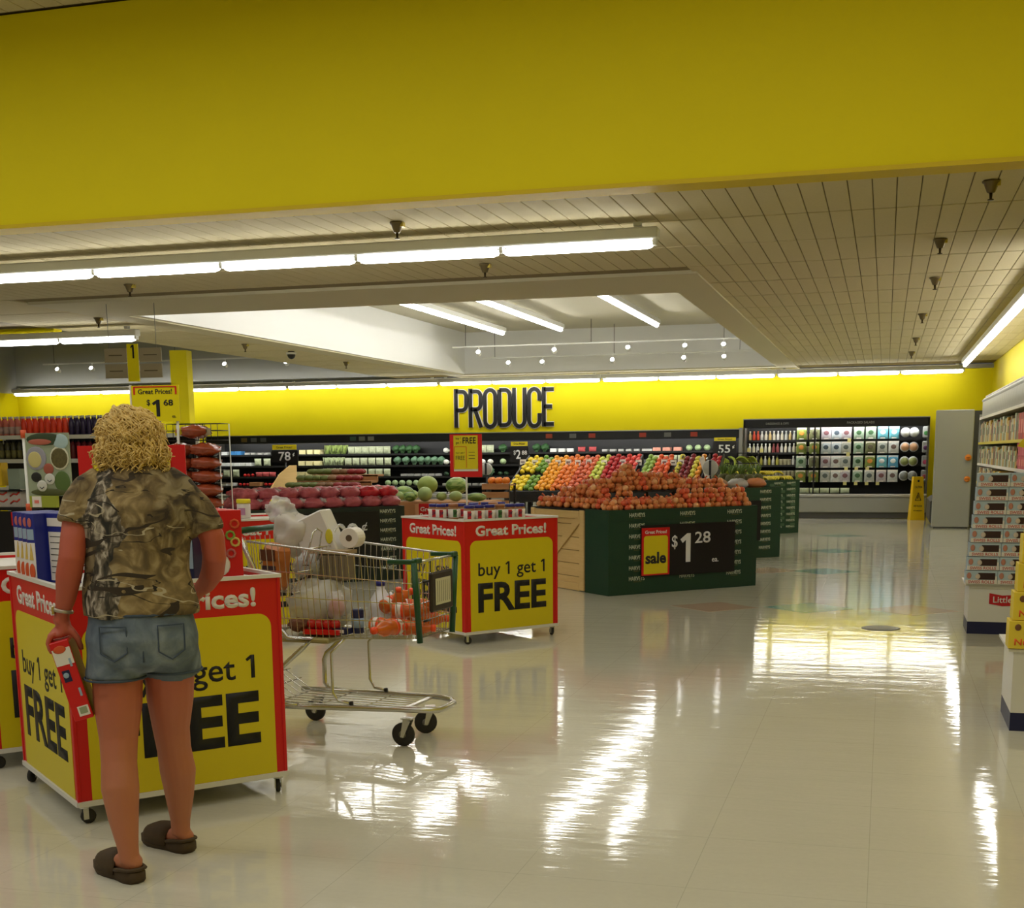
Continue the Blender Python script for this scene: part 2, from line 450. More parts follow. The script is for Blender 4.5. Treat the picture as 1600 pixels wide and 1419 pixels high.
# front hall ceiling, taller
fc = struct('ceiling_front', MB().box((-10.3, 1.55, 4.93), (25.2, 15.4, 0.1)), GRID)
def tiles(parent, xs, ys, z, pitchx, pitchy, keep, mesh, stuffname):
    st = MB(); n = 0
    for X in xs:
        for Y in ys:
            k = keep(X, Y)
            if k == 2: obj('ceiling_tile', mesh, parent, (X, Y, z)); n += 1
            elif k == 1: st.box((X, Y, z), (pitchx-0.008, pitchy-0.04, 0.016))
    o = st.build(stuffname, TILE, parent); o['kind'] = 'stuff'
    return n
tm = MB().box((0, 0, 0), (0.160, 1.290, 0.012), bev=0.003).mesh('ceiling_tile', TILE)
tmf = MB().box((0, 0, 0), (0.160, 1.290, 0.012), bev=0.003).mesh('ceiling_tile', TILE)
tiles(fc, [-19.9+0.167*i for i in range(132)], [8.48-1.33*i for i in range(7)], 4.875, 0.167, 1.33,
      lambda X, Y: 2 if (-7.6 < X < -4.6 and Y > 8) else 1, tmf, 'ceiling_tile_field')
# main ceiling: slab, with the light well left open
WX0, WX1, WY0, WY1 = -9.6, -2.38, 15.3, 29.4
cs = MB()
cs.box(((XL+WX0)/2, (HY+0.2+YB)/2, 3.38), (WX0-XL, YB-HY-0.2, 0.08)); cs.box(((WX1+XR)/2, (HY+0.2+YB)/2, 3.38), (XR-WX1, YB-HY-0.2, 0.08))
cs.box(((WX0+WX1)/2, (HY+0.2+WY0)/2, 3.38), (WX1-WX0, WY0-HY-0.2, 0.08)); cs.box(((WX0+WX1)/2, (WY1+YB)/2, 3.38), (WX1-WX0, YB-WY1, 0.08))
cs.box((-17.2, 12.9, 3.38), (11.2, 7.2, 0.08))
ce = struct('ceiling', cs, GRID)
RX0, RX1, RY0 = -10.0, -1.95, 13.75            # smooth drywall border of the well
def keep(X, Y):
    if RX0+0.0 < X < RX1 and Y > RY0-0.4: return 0
    if Y < 14.8:
        lo = (0-1384)/2000*(Y-0.6)-0.15; hi = (1600-1384)/2000*(Y+0.6)+0.1
        if lo < X < hi: return 2
    return 1
cols = [-0.164-0.0835-0.167*i for i in range(69)][::-1]+[-0.164+0.0835+0.167*i for i in range(14)]
rows = [10.75-0.665+1.33*i for i in range(15)]
nt_ = tiles(ce, cols, rows, 3.332, 0.167, 1.33, keep, tm, 'ceiling_tile_field')
st = MB()
for i in range(49):
    for j in range(4): st.box((-11.8-0.167*i, 10.08+1.33*j, 3.332), (0.159, 1.318, 0.016))
st.build('ceiling_tile_field', TILE, ce)['kind'] = 'stuff'
# light well
wl = MB()
wl.box(((RX0+RX1)/2, (RY0+WY0)/2-0.0, 3.33), (RX1-RX0, WY0-RY0, 0.05))
wl.box(((WX1+RX1)/2, (WY0+YB)/2, 3.33), (RX1-WX1, YB-WY0, 0.05)); wl.box(((RX0+WX0)/2, (WY0+YB)/2, 3.33), (WX0-RX0, YB-WY0, 0.05))
wl.box(((WX0+WX1)/2, (WY1+YB)/2, 3.33), (WX1-WX0, YB-WY1, 0.05))
struct('trim_2', wl, SOFF)
ws = MB(); t_ = 0.05
ws.box((WX0+t_/2-.012, (WY0+WY1)/2, 3.83), (t_, WY1-WY0+0.1, 1.0)); ws.box((WX1-t_/2+.012, (WY0+WY1)/2, 3.83), (t_, WY1-WY0+0.1, 1.0))
ws.box(((WX0+WX1)/2, WY0+t_/2-.012, 3.83), (WX1-WX0, t_, 1.0)); ws.box(((WX0+WX1)/2, WY1-t_/2+.012, 3.83), (WX1-WX0, t_, 1.0))
struct('wall_light_well', ws, WELLW)
struct('ceiling_light_well', MB().box(((WX0+WX1)/2, (WY0+WY1)/2, 4.30), (WX1-WX0, WY1-WY0, 0.06)), CREAM)
struct('ceiling_left', MB().box((-17.2, 23.6, 4.9), (11.4, 14, 0.08)), GREYW)
struct('wall_left_hall_side', MB().box((XL+0.02, 23.6, 4.14), (0.05, 14, 1.44)), CREAM)
struct('trim_3', MB().box((-10.3, YB-0.1, 3.27), (25.2, 0.25, 0.08)), M('grey_light_cove', (150, 146, 130), 0.6))
# pale diamonds and teal diamonds let into the floor
TEAL = M('teal_floor_tile', (92, 158, 150), 0.10, nz=20, amt=0.08); PINK = M('rose_floor_tile', (198, 174, 152), 0.10, nz=20, amt=0.08)
fl = bpy.data.objects['floor']
dm = MB().box((0, 0, 0.0006), (0.6, 0.6, 0.0012))
dmt = dm.mesh('diamond_tile', TEAL); dmp = dm.mesh('diamond_tile', PINK)
for x, y, t in ((-0.66, 12.6, 1), (-0.68, 16.5, 1), (-0.7, 19.9, 1), (-0.7, 23.5, 1), (-1.55, 12.5, 0), (0.3, 12.6, 0), (-1.4, 16.5, 0)):
    o = obj('diamond_tile', dmt if t else dmp, fl, (x, y, 0), (0, 0, R(45)))
    o['label'] = 'teal diamond tile' if t else 'rose diamond tile'
struct('trim_4', MB().lathe([(0.16, 0), (0.16, 0.004), (0.13, 0.006)], 20, c=(0.02, 11.25, 0)), STEEL)

# ------------------------------------------------------------------ fluorescent strips
def strip(label, p0, p1, n, group, two=False, h=0.09):
    p0, p1 = Vector(p0), Vector(p1); d = (p1-p0); L = d.length; d.normalize()
    a = math.atan2(d.y, d.x)
    t = thing('strip_light', label, 'ceiling light', tuple(p0), a, group)
    MB().box((L/2, 0, 0.085), (L+0.04, 0.13, h), bev=0.01).build('fixture_housing', FIXT, t)
    for x in (0.15, L-0.15): MB().box((x, 0, 0.085+h/2+0.03), (0.06, 0.06, max(0.02, CZ-p0.z-0.085-h/2)*0.5)).build('mount', FIXT, t)
    s = L/n
    tb = MB().lathe([(0.021, -s/2+0.03), (0.033, -s/2+0.07), (0.033, s/2-0.07), (0.021, s/2-0.03)], 8, Matrix.Rotation(PI/2, 4, 'Y')).mesh('tube', GLOW)
    so = MB().box((0, 0, 0.02), (0.03, 0.07, 0.055)).mesh('lamp_socket', FIXT)
    for i in range(n): obj('tube', tb, t, ((i+0.5)*s, 0, 0))
    for i in range(n+1): obj('lamp_socket', so, t, (min(max(i*s, 0.01), L-0.01), 0, 0))
    return t
def xrow(x0, x1, n, Y, z, label, g): return strip(label, (x0, Y, z), (x1, Y, z), n, g)
xrow(-8.26, -1.83, 5, 10.6, 3.13, 'long fluorescent strip nearest the yellow header beam', 'main ceiling strips')
xrow(-16.4, -10.15, 5, 16.35, 3.12, 'fluorescent strip hanging at the left edge over the bottle shelves', 'main ceiling strips')
for k in range(6):
    x0 = -22.4+k*4.0
    xrow(x0, min(x0+3.96, 1.6), 3, 29.95, 3.14, ['leftmost fluorescent strip over the back wall', 'second strip from the left over the back wall', 'fluorescent strip over the back wall left of the word PRODUCE', 'fluorescent strip over the word PRODUCE', 'fluorescent strip over the back wall right of the word PRODUCE', 'rightmost fluorescent strip over the wall cooler with bagged salads'][k], 'back wall strips')
strip('fluorescent strip running along the right wall over the gondola shelf', (1.44, 12.9, 3.12), (1.44, 27.6, 3.12), 12, 'right wall strips')
for x, y0, y1, n, lb in ((-7.95, 17, 27.1, 8, 'leftmost fluorescent strip in the white light well'), (-6.6, 17, 26.8, 8, 'middle fluorescent strip in the white light well'), (-4.55, 17, 26.6, 8, 'rightmost strip seen in the white light well'), (-3.6, 17, 20.2, 3, 'short strip hidden behind the near lip of the light well')):
    strip(lb, (x, y0, 4.0), (x, y1, 4.0), n, 'light well strips')

strip('fluorescent strip hidden behind the near lip of the light well', (-9.3, 15.62, 3.85), (-5.7, 15.62, 3.85), 3, 'light well cove strips')

# sprinklers
def make_sprinkler():
    t = thing('sprinkler_head', '', 'sprinkler')
    MB().lathe([(0.062, 0), (0.062, -0.012), (0.05, -0.02), (0.028, -0.075), (0.022, -0.08)], 8).build('bell', M('aged_brass', (112, 98, 66), 0.45, 0.6), t)
    MB().lathe([(0.012, -0.075), (0.009, -0.12), (0.022, -0.122), (0.022, -0.128)], 8).build('nozzle', M('dull_bronze', (84, 72, 50), 0.4, 0.7), t)
    MB().box((0.045, 0, -0.02), (0.03, 0.05, 0.035)).build('bracket', M('brass_tab', (190, 170, 60), 0.4, 0.3), t)
    return t
sp = spawner(make_sprinkler())
for (x, y), lb in zip(((0.63, 9.9), (0.39, 12.4), (0.44, 15.1), (0.41, 19.0), (0.41, 23.0), (0.4, 26.2), (-3.83, 10.06), (-3.85, 12.5), (-7.9, 12.64), (-10.06, 15.3), (-10.22, 19.7), (-10.36, 24.2)),
    ('sprinkler on the right-hand ceiling nearest the yellow header', 'second sprinkler back from the header on the right-hand ceiling', 'third sprinkler back on the right-hand ceiling', 'fourth sprinkler back on the right-hand ceiling', 'fifth sprinkler back on the right-hand ceiling', 'farthest sprinkler on the right-hand ceiling by the back wall',
     'sprinkler between the yellow header and the long strip light', 'sprinkler between the long strip light and the light well', 'sprinkler left of the light well, above the hanging strip end', 'sprinkler by the left corner of the light well', 'near sprinkler on the ceiling strip left of the light well', 'far sprinkler on the ceiling strip left of the light well')):
    sp((x, y, 3.322), 0, lb, 'ceiling sprinklers')
for o in list(bpy.data.objects):
    if o.name.startswith('sprinkler_head') and o.location.x < -9.5: o.location.z = 3.305
t = thing('dome_camera', 'small black dome camera under the ceiling strip left of the light well', 'camera', (-10.3, 21.6, 3.305))
MB().lathe([(0.09, 0), (0.09, -0.03), (0.08, -0.035)], 12).build('mount_ring', FIXT, t); MB().ball((0, 0, -0.035), (0.075, 0.075, 0.085)).build('dome', DARK, t)

# track spots
def make_spot():
    t = thing('track_spot', '', 'spotlight')
    MB().tube([(0, 0, 0), (0, 0, -0.1)], 0.012).build('stem', FIXT, t)
    T = Matrix.Translation((0, 0, -0.13)) @ Matrix.Rotation(R(60), 4, 'X')
    MB().lathe([(0.03, -0.06), (0.05, -0.03), (0.055, 0.06)], 10, T).build('lamp_can', FIXT, t)
    MB().lathe([(0.045, 0.058), (0.045, 0.064)], 10, T).build('lens', SPOTG, t)
    return t
spot = spawner(make_spot())
WT = bx('track', (0, 0, 0), (6.6, 0.04, 0.03), FIXT)
def track(x0, x1, Y, z, top, label):
    t = thing('light_track', label, 'track', ((x0+x1)/2, Y, z), 0, 'lighting tracks')
    bx('rail', (0, 0, 0), (x1-x0, 0.04, 0.03), FIXT, t)
    for x in (-(x1-x0)/2+0.3, 0, (x1-x0)/2-0.3): MB().tube([(x, 0, 0.01), (x, 0, top-z)], 0.006).build('hanger', DARK, t)
bpy.data.objects.remove(WT)
track(-9.2, -3.0, 27.4, 3.78, 4.27, 'upper lighting track hung across the white light well')
track(-8.9, -2.8, 28.6, 3.62, 4.27, 'lower lighting track hung across the far end of the light well')
track(-18.9, -12.0, 26.4, 3.62, 4.86, 'lighting track hung before the grey upper wall on the left')
for i, x in enumerate((-9.2+0.6, -6.9, -5.3, -4.1, -3.3)): spot((x, 27.4, 3.765), 0, 'lit spot on the upper track of the light well, %s' % ('leftmost', 'second from the left', 'middle one', 'second from the right', 'rightmost')[i], 'well spots')
for i, x in enumerate((-8.27, -7.48, -5.88, -4.3, -3.43)): spot((x, 28.6, 3.605), 0, 'lit spot on the lower track of the light well, %s' % ('leftmost', 'second from the left', 'middle one', 'second from the right', 'rightmost')[i], 'well spots')
for i, x in enumerate((-18.5, -17.6, -16.4, -14.2, -12.7)): spot((x, 26.4, 3.605), 0, 'lit spot before the grey upper wall, %s' % ('leftmost', 'second from the left', 'middle one', 'second from the right', 'rightmost')[i], 'left hall spots')
# aisle sign
t = thing('aisle_sign', 'hanging aisle sign with tan category boards and a yellow number 1', 'sign', (-8.76, 14.0, 2.60), R(8))
TAN = M('tan_sign_board', (150, 138, 108), 0.6)
for sx in (-1, 1):
    for k, z in enumerate((0.10, -0.085)):
        b = bx('category_board', (sx*0.22, 0, z), (0.28, 0.012, 0.165), TAN, t)
        bx('category_line', (sx*0.22, -0.008, z), (0.17, 0.002, 0.012), M('brown_print', (90, 78, 54), 0.6), b)
bx('number_board', (0, -0.004, 0.01), (0.14, 0.02, 0.44), YEL, t); text('1', 0.16, 0.045, BLK, t, (0, -0.016, 0.14), bold=0.02)
for sx in (-0.3, 0.3): MB().tube([(sx, 0, 0.18), (sx, 0, 0.7)], 0.004).build('hanger', STEEL, t)

# ------------------------------------------------------------------ PRODUCE lettering, stroke built
def stroke(pts, wd, y0, y1, mb):
    pts = [Vector(p) for p in pts]; L = []; Rr = []; n = len(pts); cl = (pts[0]-pts[-1]).length < 1e-6
    if cl: pts = pts[:-1]; n -= 1
    for i in range(n):
        a = pts[i-1] if (i or cl) else pts[i]; c = pts[(i+1) % n] if (i < n-1 or cl) else pts[i]
        d1 = (pts[i]-a); d2 = (c-pts[i]); d1 = d1.normalized() if d1.length else d2.normalized(); d2 = d2.normalized() if d2.length else d1
        t = (d1+d2).normalized(); nn = Vector((-t.y, t.x)); k = wd/2/max(0.5, nn.dot(Vector((-d1.y, d1.x))))
        L.append(pts[i]+nn*k); Rr.append(pts[i]-nn*k)
    for i in range(n if cl else n-1):
        j = (i+1) % n; mb.prism([tuple(L[i]), tuple(Rr[i]), tuple(Rr[j]), tuple(L[j])], y0, y1)
def arc(cx, cy, r, a0, a1, n=5): return [(cx+r*math.cos(R(a0+(a1-a0)*i/n)), cy+r*math.sin(R(a0+(a1-a0)*i/n))) for i in range(n+1)]
LET = {'P': [[(0, 0), (0, 1)], [(0, .93)]+arc(.19, .80, .13, 90, 0)+arc(.19, .58, .13, 0, -90)+[(0, .45)]],
       'R': [[(0, 0), (0, 1)], [(0, .93)]+arc(.19, .80, .13, 90, 0)+arc(.19, .60, .13, 0, -90)+[(0, .47)], [(.14, .47), (.33, 0)]],
       'O': [arc(.16, .80, .16, 180, 0, 8)+arc(.16, .17, .16, 0, -180, 8)+[(0, .80)]],
       'D': [[(0, .04), (0, .96)], [(0, .95), (.14, .95)]+arc(.17, .80, .15, 80, 0)+arc(.17, .2, .15, 0, -80)+[(.14, .05), (0, .05)]],
       'U': [[(0, 1), (0, .17)]+arc(.16, .17, .16, 180, 360, 8)+[(.32, 1)]],
       'C': [[(.32, .66), (.32, .80)]+arc(.16, .80, .16, 0, 180, 8)+arc(.16, .17, .16, 180, 360, 8)+[(.32, .34)]],
       'E': [[(0, 0), (0, 1)], [(0, .94), (.30, .94)], [(0, .51), (.25, .51)], [(0, .06), (.30, .06)]]}
sg = thing('wall_lettering', 'tall narrow black letters PRODUCE on the yellow back wall', 'sign', (-10.2, YB-0.02, 2.10))
x = 0.0
for ch in 'PRODUCE':
    wmb = MB(); bmb = MB()
    for s_ in LET[ch]:
        k = [Vector((p[0]*0.82, p[1]*0.93)) for p in s_]
        stroke(k, 0.125, -0.012, 0.012, wmb); stroke(k, 0.092, -0.03, -0.012, bmb)
    o = bmb.build('letter', BLK, sg, (x, 0, 0.02)); wmb.build('letter_edge', WHP, o)
    x += 0.372 if ch != 'E' else 0

# ------------------------------------------------------------------ promo bins
def rounded_top(x0, x1, z0, z1, r, n=6):
    return [(x0, z0), (x1, z0)]+[(x1-r+r*math.cos(a*PI/2/n), z1-r+r*math.sin(a*PI/2/n)) for a in range(n+1)]+[(x0+r-r*math.sin(a*PI/2/n), z1-r+r*math.cos(a*PI/2/n)) for a in range(n+1)]
BS, BZ0, BZ1 = 0.92, 0.09, 0.985
DECK = 0.962
GPW = text_mesh('Great Prices!', 0.085, 0.70, 0.034, WHP); B1 = text_mesh('buy 1 get 1', 0.135, 0.66, 0.008, BLK); FR = text_mesh('FREE', 0.235, 0.68, 0.032, BLK)
def make_bin():
    t = thing('promo_bin', '', 'display bin'); h = BS/2
    pm = MB().box((0, 0, (BZ0+BZ1)/2), (BS-0.006, 0.012, BZ1-BZ0-0.02)).mesh('side_panel', RED)
    ym = MB().prism(rounded_top(-h+0.055, h-0.045, BZ0+0.012, 0.82, 0.06), -0.0018, 0.0).mesh('print_field', PYEL)
    for k in range(4):
        a = k*PI/2; rot = (0, 0, a); nrm = Vector((math.sin(a), -math.cos(a), 0))
        p = obj('side_panel', pm, t, tuple(nrm*(h-0.006)), rot)
        obj('print_field', ym, p, (0, -0.006, 0)); obj('lettering', GPW, p, (0, -0.006, 0.895)); obj('lettering', B1, p, (0, -0.0078, 0.575)); obj('lettering', FR, p, (0.005, -0.0078, 0.365))
    for sx in (-1, 1):
        for sy in (-1, 1):
            bx('corner_trim', (sx*(h-0.003), sy*(h-0.003), (BZ0+BZ1)/2), (0.016, 0.016, BZ1-BZ0-0.01), RED, t, 0.003)
    rm1 = MB().box((0, 0, 0), (BS+0.012, 0.022, 0.016)).mesh('top_rim', WHM); rm2 = MB().box((0, 0, 0), (BS+0.006, 0.02, 0.022)).mesh('bottom_rim', WHM)
    for k in range(4):
        a = k*PI/2; obj('top_rim', rm1, t, (math.sin(a)*h, -math.cos(a)*h, BZ1-.004), (0, 0, a)); obj('bottom_rim', rm2, t, (math.sin(a)*h, -math.cos(a)*h, BZ0), (0, 0, a))
    bx('deck', (0, 0, DECK-0.007), (BS-0.03, BS-0.03, 0.012), WHM, t); bx('base_plate', (0, 0, BZ0+0.005), (BS-0.03, BS-0.03, 0.02), WHM, t)
    fk = MB().lathe([(0.022, 0.078), (0.022, 0.066)], 10); fk.box((0, -0.014, 0.045), (0.022, 0.003, 0.05)); fk.box((0, 0.014, 0.045), (0.022, 0.003, 0.05))
    fm = fk.mesh('caster_fork', CHR); wm = MB().lathe([(0.02, -0.01), (0.031, -0.008), (0.031, 0.008), (0.02, 0.01)], 14, Matrix.Translation((0.012, 0, 0.031)) @ Matrix.Rotation(PI/2, 4, 'X')).mesh('caster_wheel', RUB)
    for i, (sx, sy) in enumerate(((-1, -1), (1, -1), (1, 1), (-1, 1))):
        c = obj('caster', fm, t, (sx*(h-0.03), sy*(h-0.03), 0), (0, 0, i*1.3)); obj('caster_wheel', wm, c)
    return t
bins = spawner(make_bin())
def bin_at(cx, cy, deg, label):
    u = Vector((math.cos(R(deg)), math.sin(R(deg)), 0)); v = Vector((-u.y, u.x, 0))
    c = Vector((cx, cy, 0))+u*BS/2+v*BS/2
    bins(tuple(c), R(deg), label, 'red and yellow promo bins'); return c, u, v
NB = bin_at(-3.13, 4.40, 49.8, 'red and yellow promo bin on casters the shopper leans over')
NL = bin_at(-4.12, 5.12, 49.8, 'promo bin cut by the left edge, beside the one the shopper uses')
MBN = bin_at(-3.14, 9.55, 52, 'promo bin in mid floor with the sign on a pole')
FB = bin_at(-5.17, 9.25, 50, 'promo bin behind the shopping cart handle, holding a yellow-lidded tub')

def card_sign(label, loc, rz, w_, h, pole, poster):
    t = thing('pole_sign', label, 'sign', loc, rz)
    MB().prism([(-w_/2, pole), (w_/2, pole), (w_/2, pole+h), (-w_/2, pole+h)], 0, 0.008).build('sign_frame', RED, t)
    MB().tube([(0, 0.012, 0), (0, 0.012, pole+h*0.4)], 0.008).build('pole', WHM, t)
    bx('pole_foot', (0, 0.012, 0.004), (0.16, 0.12, 0.008), WHM, t)
    poster(t, pole)
    return t
def free_poster(t, z):
    bx('clear_sleeve', (0, -0.003, z+0.155), (0.20, 0.004, 0.215), FIXT, t)
    p = bx('yellow_card', (0, -0.007, z+0.20), (0.20, 0.004, 0.27), PYEL, t)
    text('FREE', 0.05, 0.11, BLK, p, (0.03, -0.0095, z+0.295), bold=0.02); text('buy 1', 0.025, 0.042, BLK, p, (-0.06, -0.0095, z+0.31)); text('get 1', 0.025, 0.042, BLK, p, (-0.06, -0.0095, z+0.275))
    for c, d in (((-0.045, z+0.245), (0.1, 0.004)), ((-0.093, z+0.16), (0.004, 0.17)), ((0.005, z+0.16), (0.004, 0.17))): bx('red_rule', (c[0], -0.0095, c[1]), (d[0], 0.002, d[1]), RED, p)
    text('FREE', 0.034, 0.075, BLK, p, (-0.045, -0.0095, z+0.155)); text('buy 1 get 1', 0.014, 0.07, BLK, p, (-0.045, -0.0095, z+0.195))
    for k in range(3): bx('small_print', (0.05, -0.0095, z+0.2-0.025*k), (0.05, 0.002, 0.004), BLK, p)
c, u, v = MBN
s0 = c+u*-0.12+v*0.0
card_sign('small red-framed FREE sign on a white pole on the middle promo bin', (s0.x, s0.y, DECK), R(8), 0.265, 0.345, 0.345, free_poster)
c, u, v = NB
def big_poster(t, z):
    p = bx('yellow_card', (0, -0.004, z+0.17), (0.34, 0.004, 0.31), PYEL, t)
    text('Great Prices!', 0.045, 0.28, BLK, p, (0, -0.006, z+0.27), bold=0.01)
    text('FREE', 0.09, 0.25, BLK, p, (0, -0.006, z+0.12), bold=0.02)
# red card holder standing in the near bin, behind the shopper's neck
t = card_sign('red-framed yellow price card standing in the bin behind the shopper', (-3.135, 4.95, DECK), R(14), 0.47, 0.385, 0.20, big_poster)

# jars on the middle bin
PBRED = M('jar_label_red', (188, 30, 34), 0.4); JARB = M('peanut_brown', (150, 104, 60), 0.35); LIDB = M('blue_lid', (34, 34, 120), 0.4); LIDT = M('tan_lid', (150, 96, 60), 0.4)
def make_jar(lid, strip_):
    t = thing('peanut_butter_jar', '', 'jar')
    MB().lathe([(0.04, 0), (0.044, 0.006), (0.044, 0.095), (0.036, 0.108)], 14).build('jar_body', JARB, t)
    lb = MB().lathe([(0.0448, 0.02), (0.0448, 0.088)], 14).build('jar_label', WHP, t)
    MB().lathe([(0.0453, 0.024), (0.0453, 0.084)], 14).build('label_band', strip_, t) if False else MB().box((0, -0.0447, 0.054), (0.03, 0.004, 0.062)).build('label_patch', strip_, lb)
    text('Jif', 0.034, 0.034, BLK if lid is LIDT else NAVY, lb, (0.002, -0.0468, 0.054), bold=0.015)
    MB().lathe([(0.038, 0.106), (0.041, 0.108), (0.041, 0.128), (0.037, 0.13)], 14).build('lid', lid, t)
    return t
ja = spawner(make_jar(LIDB, PBRED)); jb = spawner(make_jar(LIDT, M('jar_label_green', (60, 110, 50), 0.4)))
c, u, v = MBN
GJ = 'peanut butter jars on the middle promo bin'
k = 0
for i in range(7):
    for j in range(3):
        if (i, j) in ((3, 1), (4, 2), (6, 0)): continue
        p = c+u*(-0.32+0.1*i)+v*(0.30-0.11*j-0.03*(i % 2)) if j else c+u*(-0.30+0.1*i)+v*(-0.30)
        f = jb if (i+j) % 4 == 3 else ja
        f((p.x, p.y, DECK), R(20+8*((i*j) % 3)), ('peanut butter jar with %s lid on the middle bin, %s row, %s from left' % ('tan' if f is jb else 'blue', ('front', 'middle', 'back')[j], ('first', 'second', 'third', 'fourth', 'fifth', 'sixth', 'seventh')[i])), GJ)
# yellow lidded tub on the far bin
c, u, v = FB
for q, (a, b) in enumerate(((0.28, -0.1), (0.1, 0.22))):
    p = c+u*a+v*b
    t = thing('drink_mix_tub', ('white tub with a yellow lid standing right on the bin behind the cart', 'white tub with a yellow lid standing left on the bin behind the cart')[q], 'tub', (p.x, p.y, DECK), R(10), 'yellow-lidded tubs')
    MB().lathe([(0.055, 0), (0.058, 0.01), (0.058, 0.12), (0.05, 0.13)], 14).build('tub_body', M('tub_white', (206, 196, 190), 0.5), t); MB().lathe([(0.062, 0.13), (0.062, 0.16), (0.058, 0.165)], 14).build('lid', PYEL, t)
    bx('tub_label', (0, -0.058, 0.06), (0.06, 0.004, 0.06), M('lilac_print', (170, 120, 150), 0.5), t)

# boxes in the near bin
BLUE = M('blue_box_print', (36, 44, 132), 0.45); ORP = M('orange_print', (206, 84, 40), 0.5); PALEB = M('pale_blue_print', (150, 170, 190), 0.5)
def cereal(label, p, rz, col, side, group, d=(0.05, 0.19, 0.29), deco=0, tilt=0):
    t = thing('cereal_box', label, 'box', tuple(p), rz, group); t.rotation_euler = (0, tilt, rz)
    MB().box((0, 0, d[2]/2), d, bev=0.002).build('carton', col, t)
    if deco == 0:   # narrow face towards the aisle
        bx('spine_panel', (-d[0]/2-0.0006, 0, d[2]/2), (0.0012, d[1]-0.004, d[2]-0.01), side, t)
        f = bx('front_print', (0, -d[1]/2-0.0008, d[2]*0.30), (d[0]-0.006, 0.0016, d[2]*0.56), WHP, t)
        MB().ball((0, -d[1]/2-0.003, 0.05), (0.019, 0.003, 0.035)).build('food_picture', ORP, f)
        bx('caption', (0, -d[1]/2-0.0008, d[2]*0.70), (d[0]-0.014, 0.0016, 0.045), PALEB, t)
        MB().ball((0, -d[1]/2-0.002, d[2]*0.87), (0.013, 0.003, 0.02)).build('badge', M('rose_print', (190, 100, 96), 0.5), t)
        MB().prism([(-0.012, 0.1), (0.012, 0.1), (0, 0.17)], -d[1]/2-0.004, -d[1]/2).build('sugar_swirl', M('gold_print', (210, 180, 90), 0.5), t)
    return t
c, u, v = NB
lf = R(49.8)
edge = c-u*0.46
for i in range(4):
    p = c-u*0.36+v*(0.35-0.078*i); p.z = DECK
    cereal(('blue and white breakfast carton leftmost in the near bin', 'blue and white carton second from the left in the near bin', 'blue and white carton third from the left in the near bin', 'blue carton fourth from the left, beside the one with the white panel')[i], p, R(49.8-65), BLUE, ORP, 'slim cartons in the near bin', (0.055, 0.19, 0.30))
p = c-u*0.33+v*0.02; p.z = DECK
t = cereal('dark blue carton with a white nutrition panel beside the slim cartons', p, R(-20), BLUE, ORP, 'slim cartons in the near bin', (0.17, 0.05, 0.30), 1)
f = bx('nutrition_panel', (0.005, -0.026, 0.115), (0.12, 0.002, 0.21), WHP, t)
for k in range(7): bx('print_line', (0.005, -0.0275, 0.20-0.026*k), (0.10, 0.001, 0.003), BLK, f)
bx('white_wordmark', (0, -0.026, 0.262), (0.12, 0.002, 0.035), WHP, t)
for i in range(4):
    p = c+u*(0.31-0.0*i)+v*(-0.22+0.085*i); p.z = DECK
    t = thing('cereal_box', ('red carton with fruit rings printed on it, at the shopper right elbow', 'second red fruit ring carton behind the shopper right elbow', 'third red fruit ring carton in the near bin', 'rearmost red fruit ring carton in the near bin')[i], 'box', tuple(p), R(28), 'red ring cartons in the near bin')
    MB().box((0, 0, 0.15), (0.16, 0.055, 0.30), bev=0.002).build('carton', RED, t)
    for k, (cc, zz) in enumerate(((M('lime_print', (130, 160, 60), .5), 0.19), (M('gold_print'), 0.16), (M('rose_print'), 0.11), (ORP, 0.24))):
        MB().tube([(0.03+0.02*(k % 2)+0.018*math.cos(a*PI/4), -0.029, zz+0.018*math.sin(a*PI/4)) for a in range(8)], 0.006, 5, True).build('printed_ring', cc, t)
    MB().ball((-0.02, -0.028, 0.06), (0.045, 0.004, 0.05)).build('bowl_picture', WHP, t)
for i in range(3):
    p = c+u*(-0.05+0.1*i)+v*(-0.28); p.z = DECK
    t = thing('cereal_box', ('pale blue carton in the bin hidden partly by the shopper', 'pale blue carton between shopper and red cartons', 'pale blue carton at the shopper right hip')[i], 'box', tuple(p), R(10), 'pale cartons in the near bin')
    MB().box((0, 0, 0.13), (0.05, 0.16, 0.26), bev=0.002).build('carton', NAVY, t); bx('front_print', (0, -0.081, 0.15), (0.044, 0.002, 0.18), PALEB, t)
#PARTS2
# ------------------------------------------------------------------ the shopper
def fused(mb, voxel, smooth=6, mats=None, name='m', disp=None, dec=None):
    me = mb.mesh(name+'_raw', mats); o = bpy.data.objects.new('tmp', me); COL.objects.link(o)
    r = o.modifiers.new('r', 'REMESH'); r.mode = 'VOXEL'; r.voxel_size = voxel
    s = o.modifiers.new('s', 'SMOOTH'); s.iterations = smooth; s.factor = 0.5
    if dec: d = o.modifiers.new('d', 'DECIMATE'); d.ratio = dec
    dg = bpy.context.evaluated_depsgraph_get(); dg.update()
    m2 = bpy.data.meshes.new_from_object(o.evaluated_get(dg)); bpy.data.objects.remove(o); bpy.data.meshes.remove(me)
    if disp:
        for v in m2.vertices: v.co = disp(v.co.copy(), v.normal.copy())
    m2.materials.clear()
    for m in (mats if isinstance(mats, (list, tuple)) else [mats]): m2.materials.append(m)
    for p in m2.polygons: p.use_smooth = True; p.material_index = 0
    m2.name = name; return m2
PR = R(32)
person = thing('person', 'person seen from behind with curly blond hair, camouflage T-shirt and denim shorts', 'person', (-2.545, 4.02, 0), PR)
b = MB()
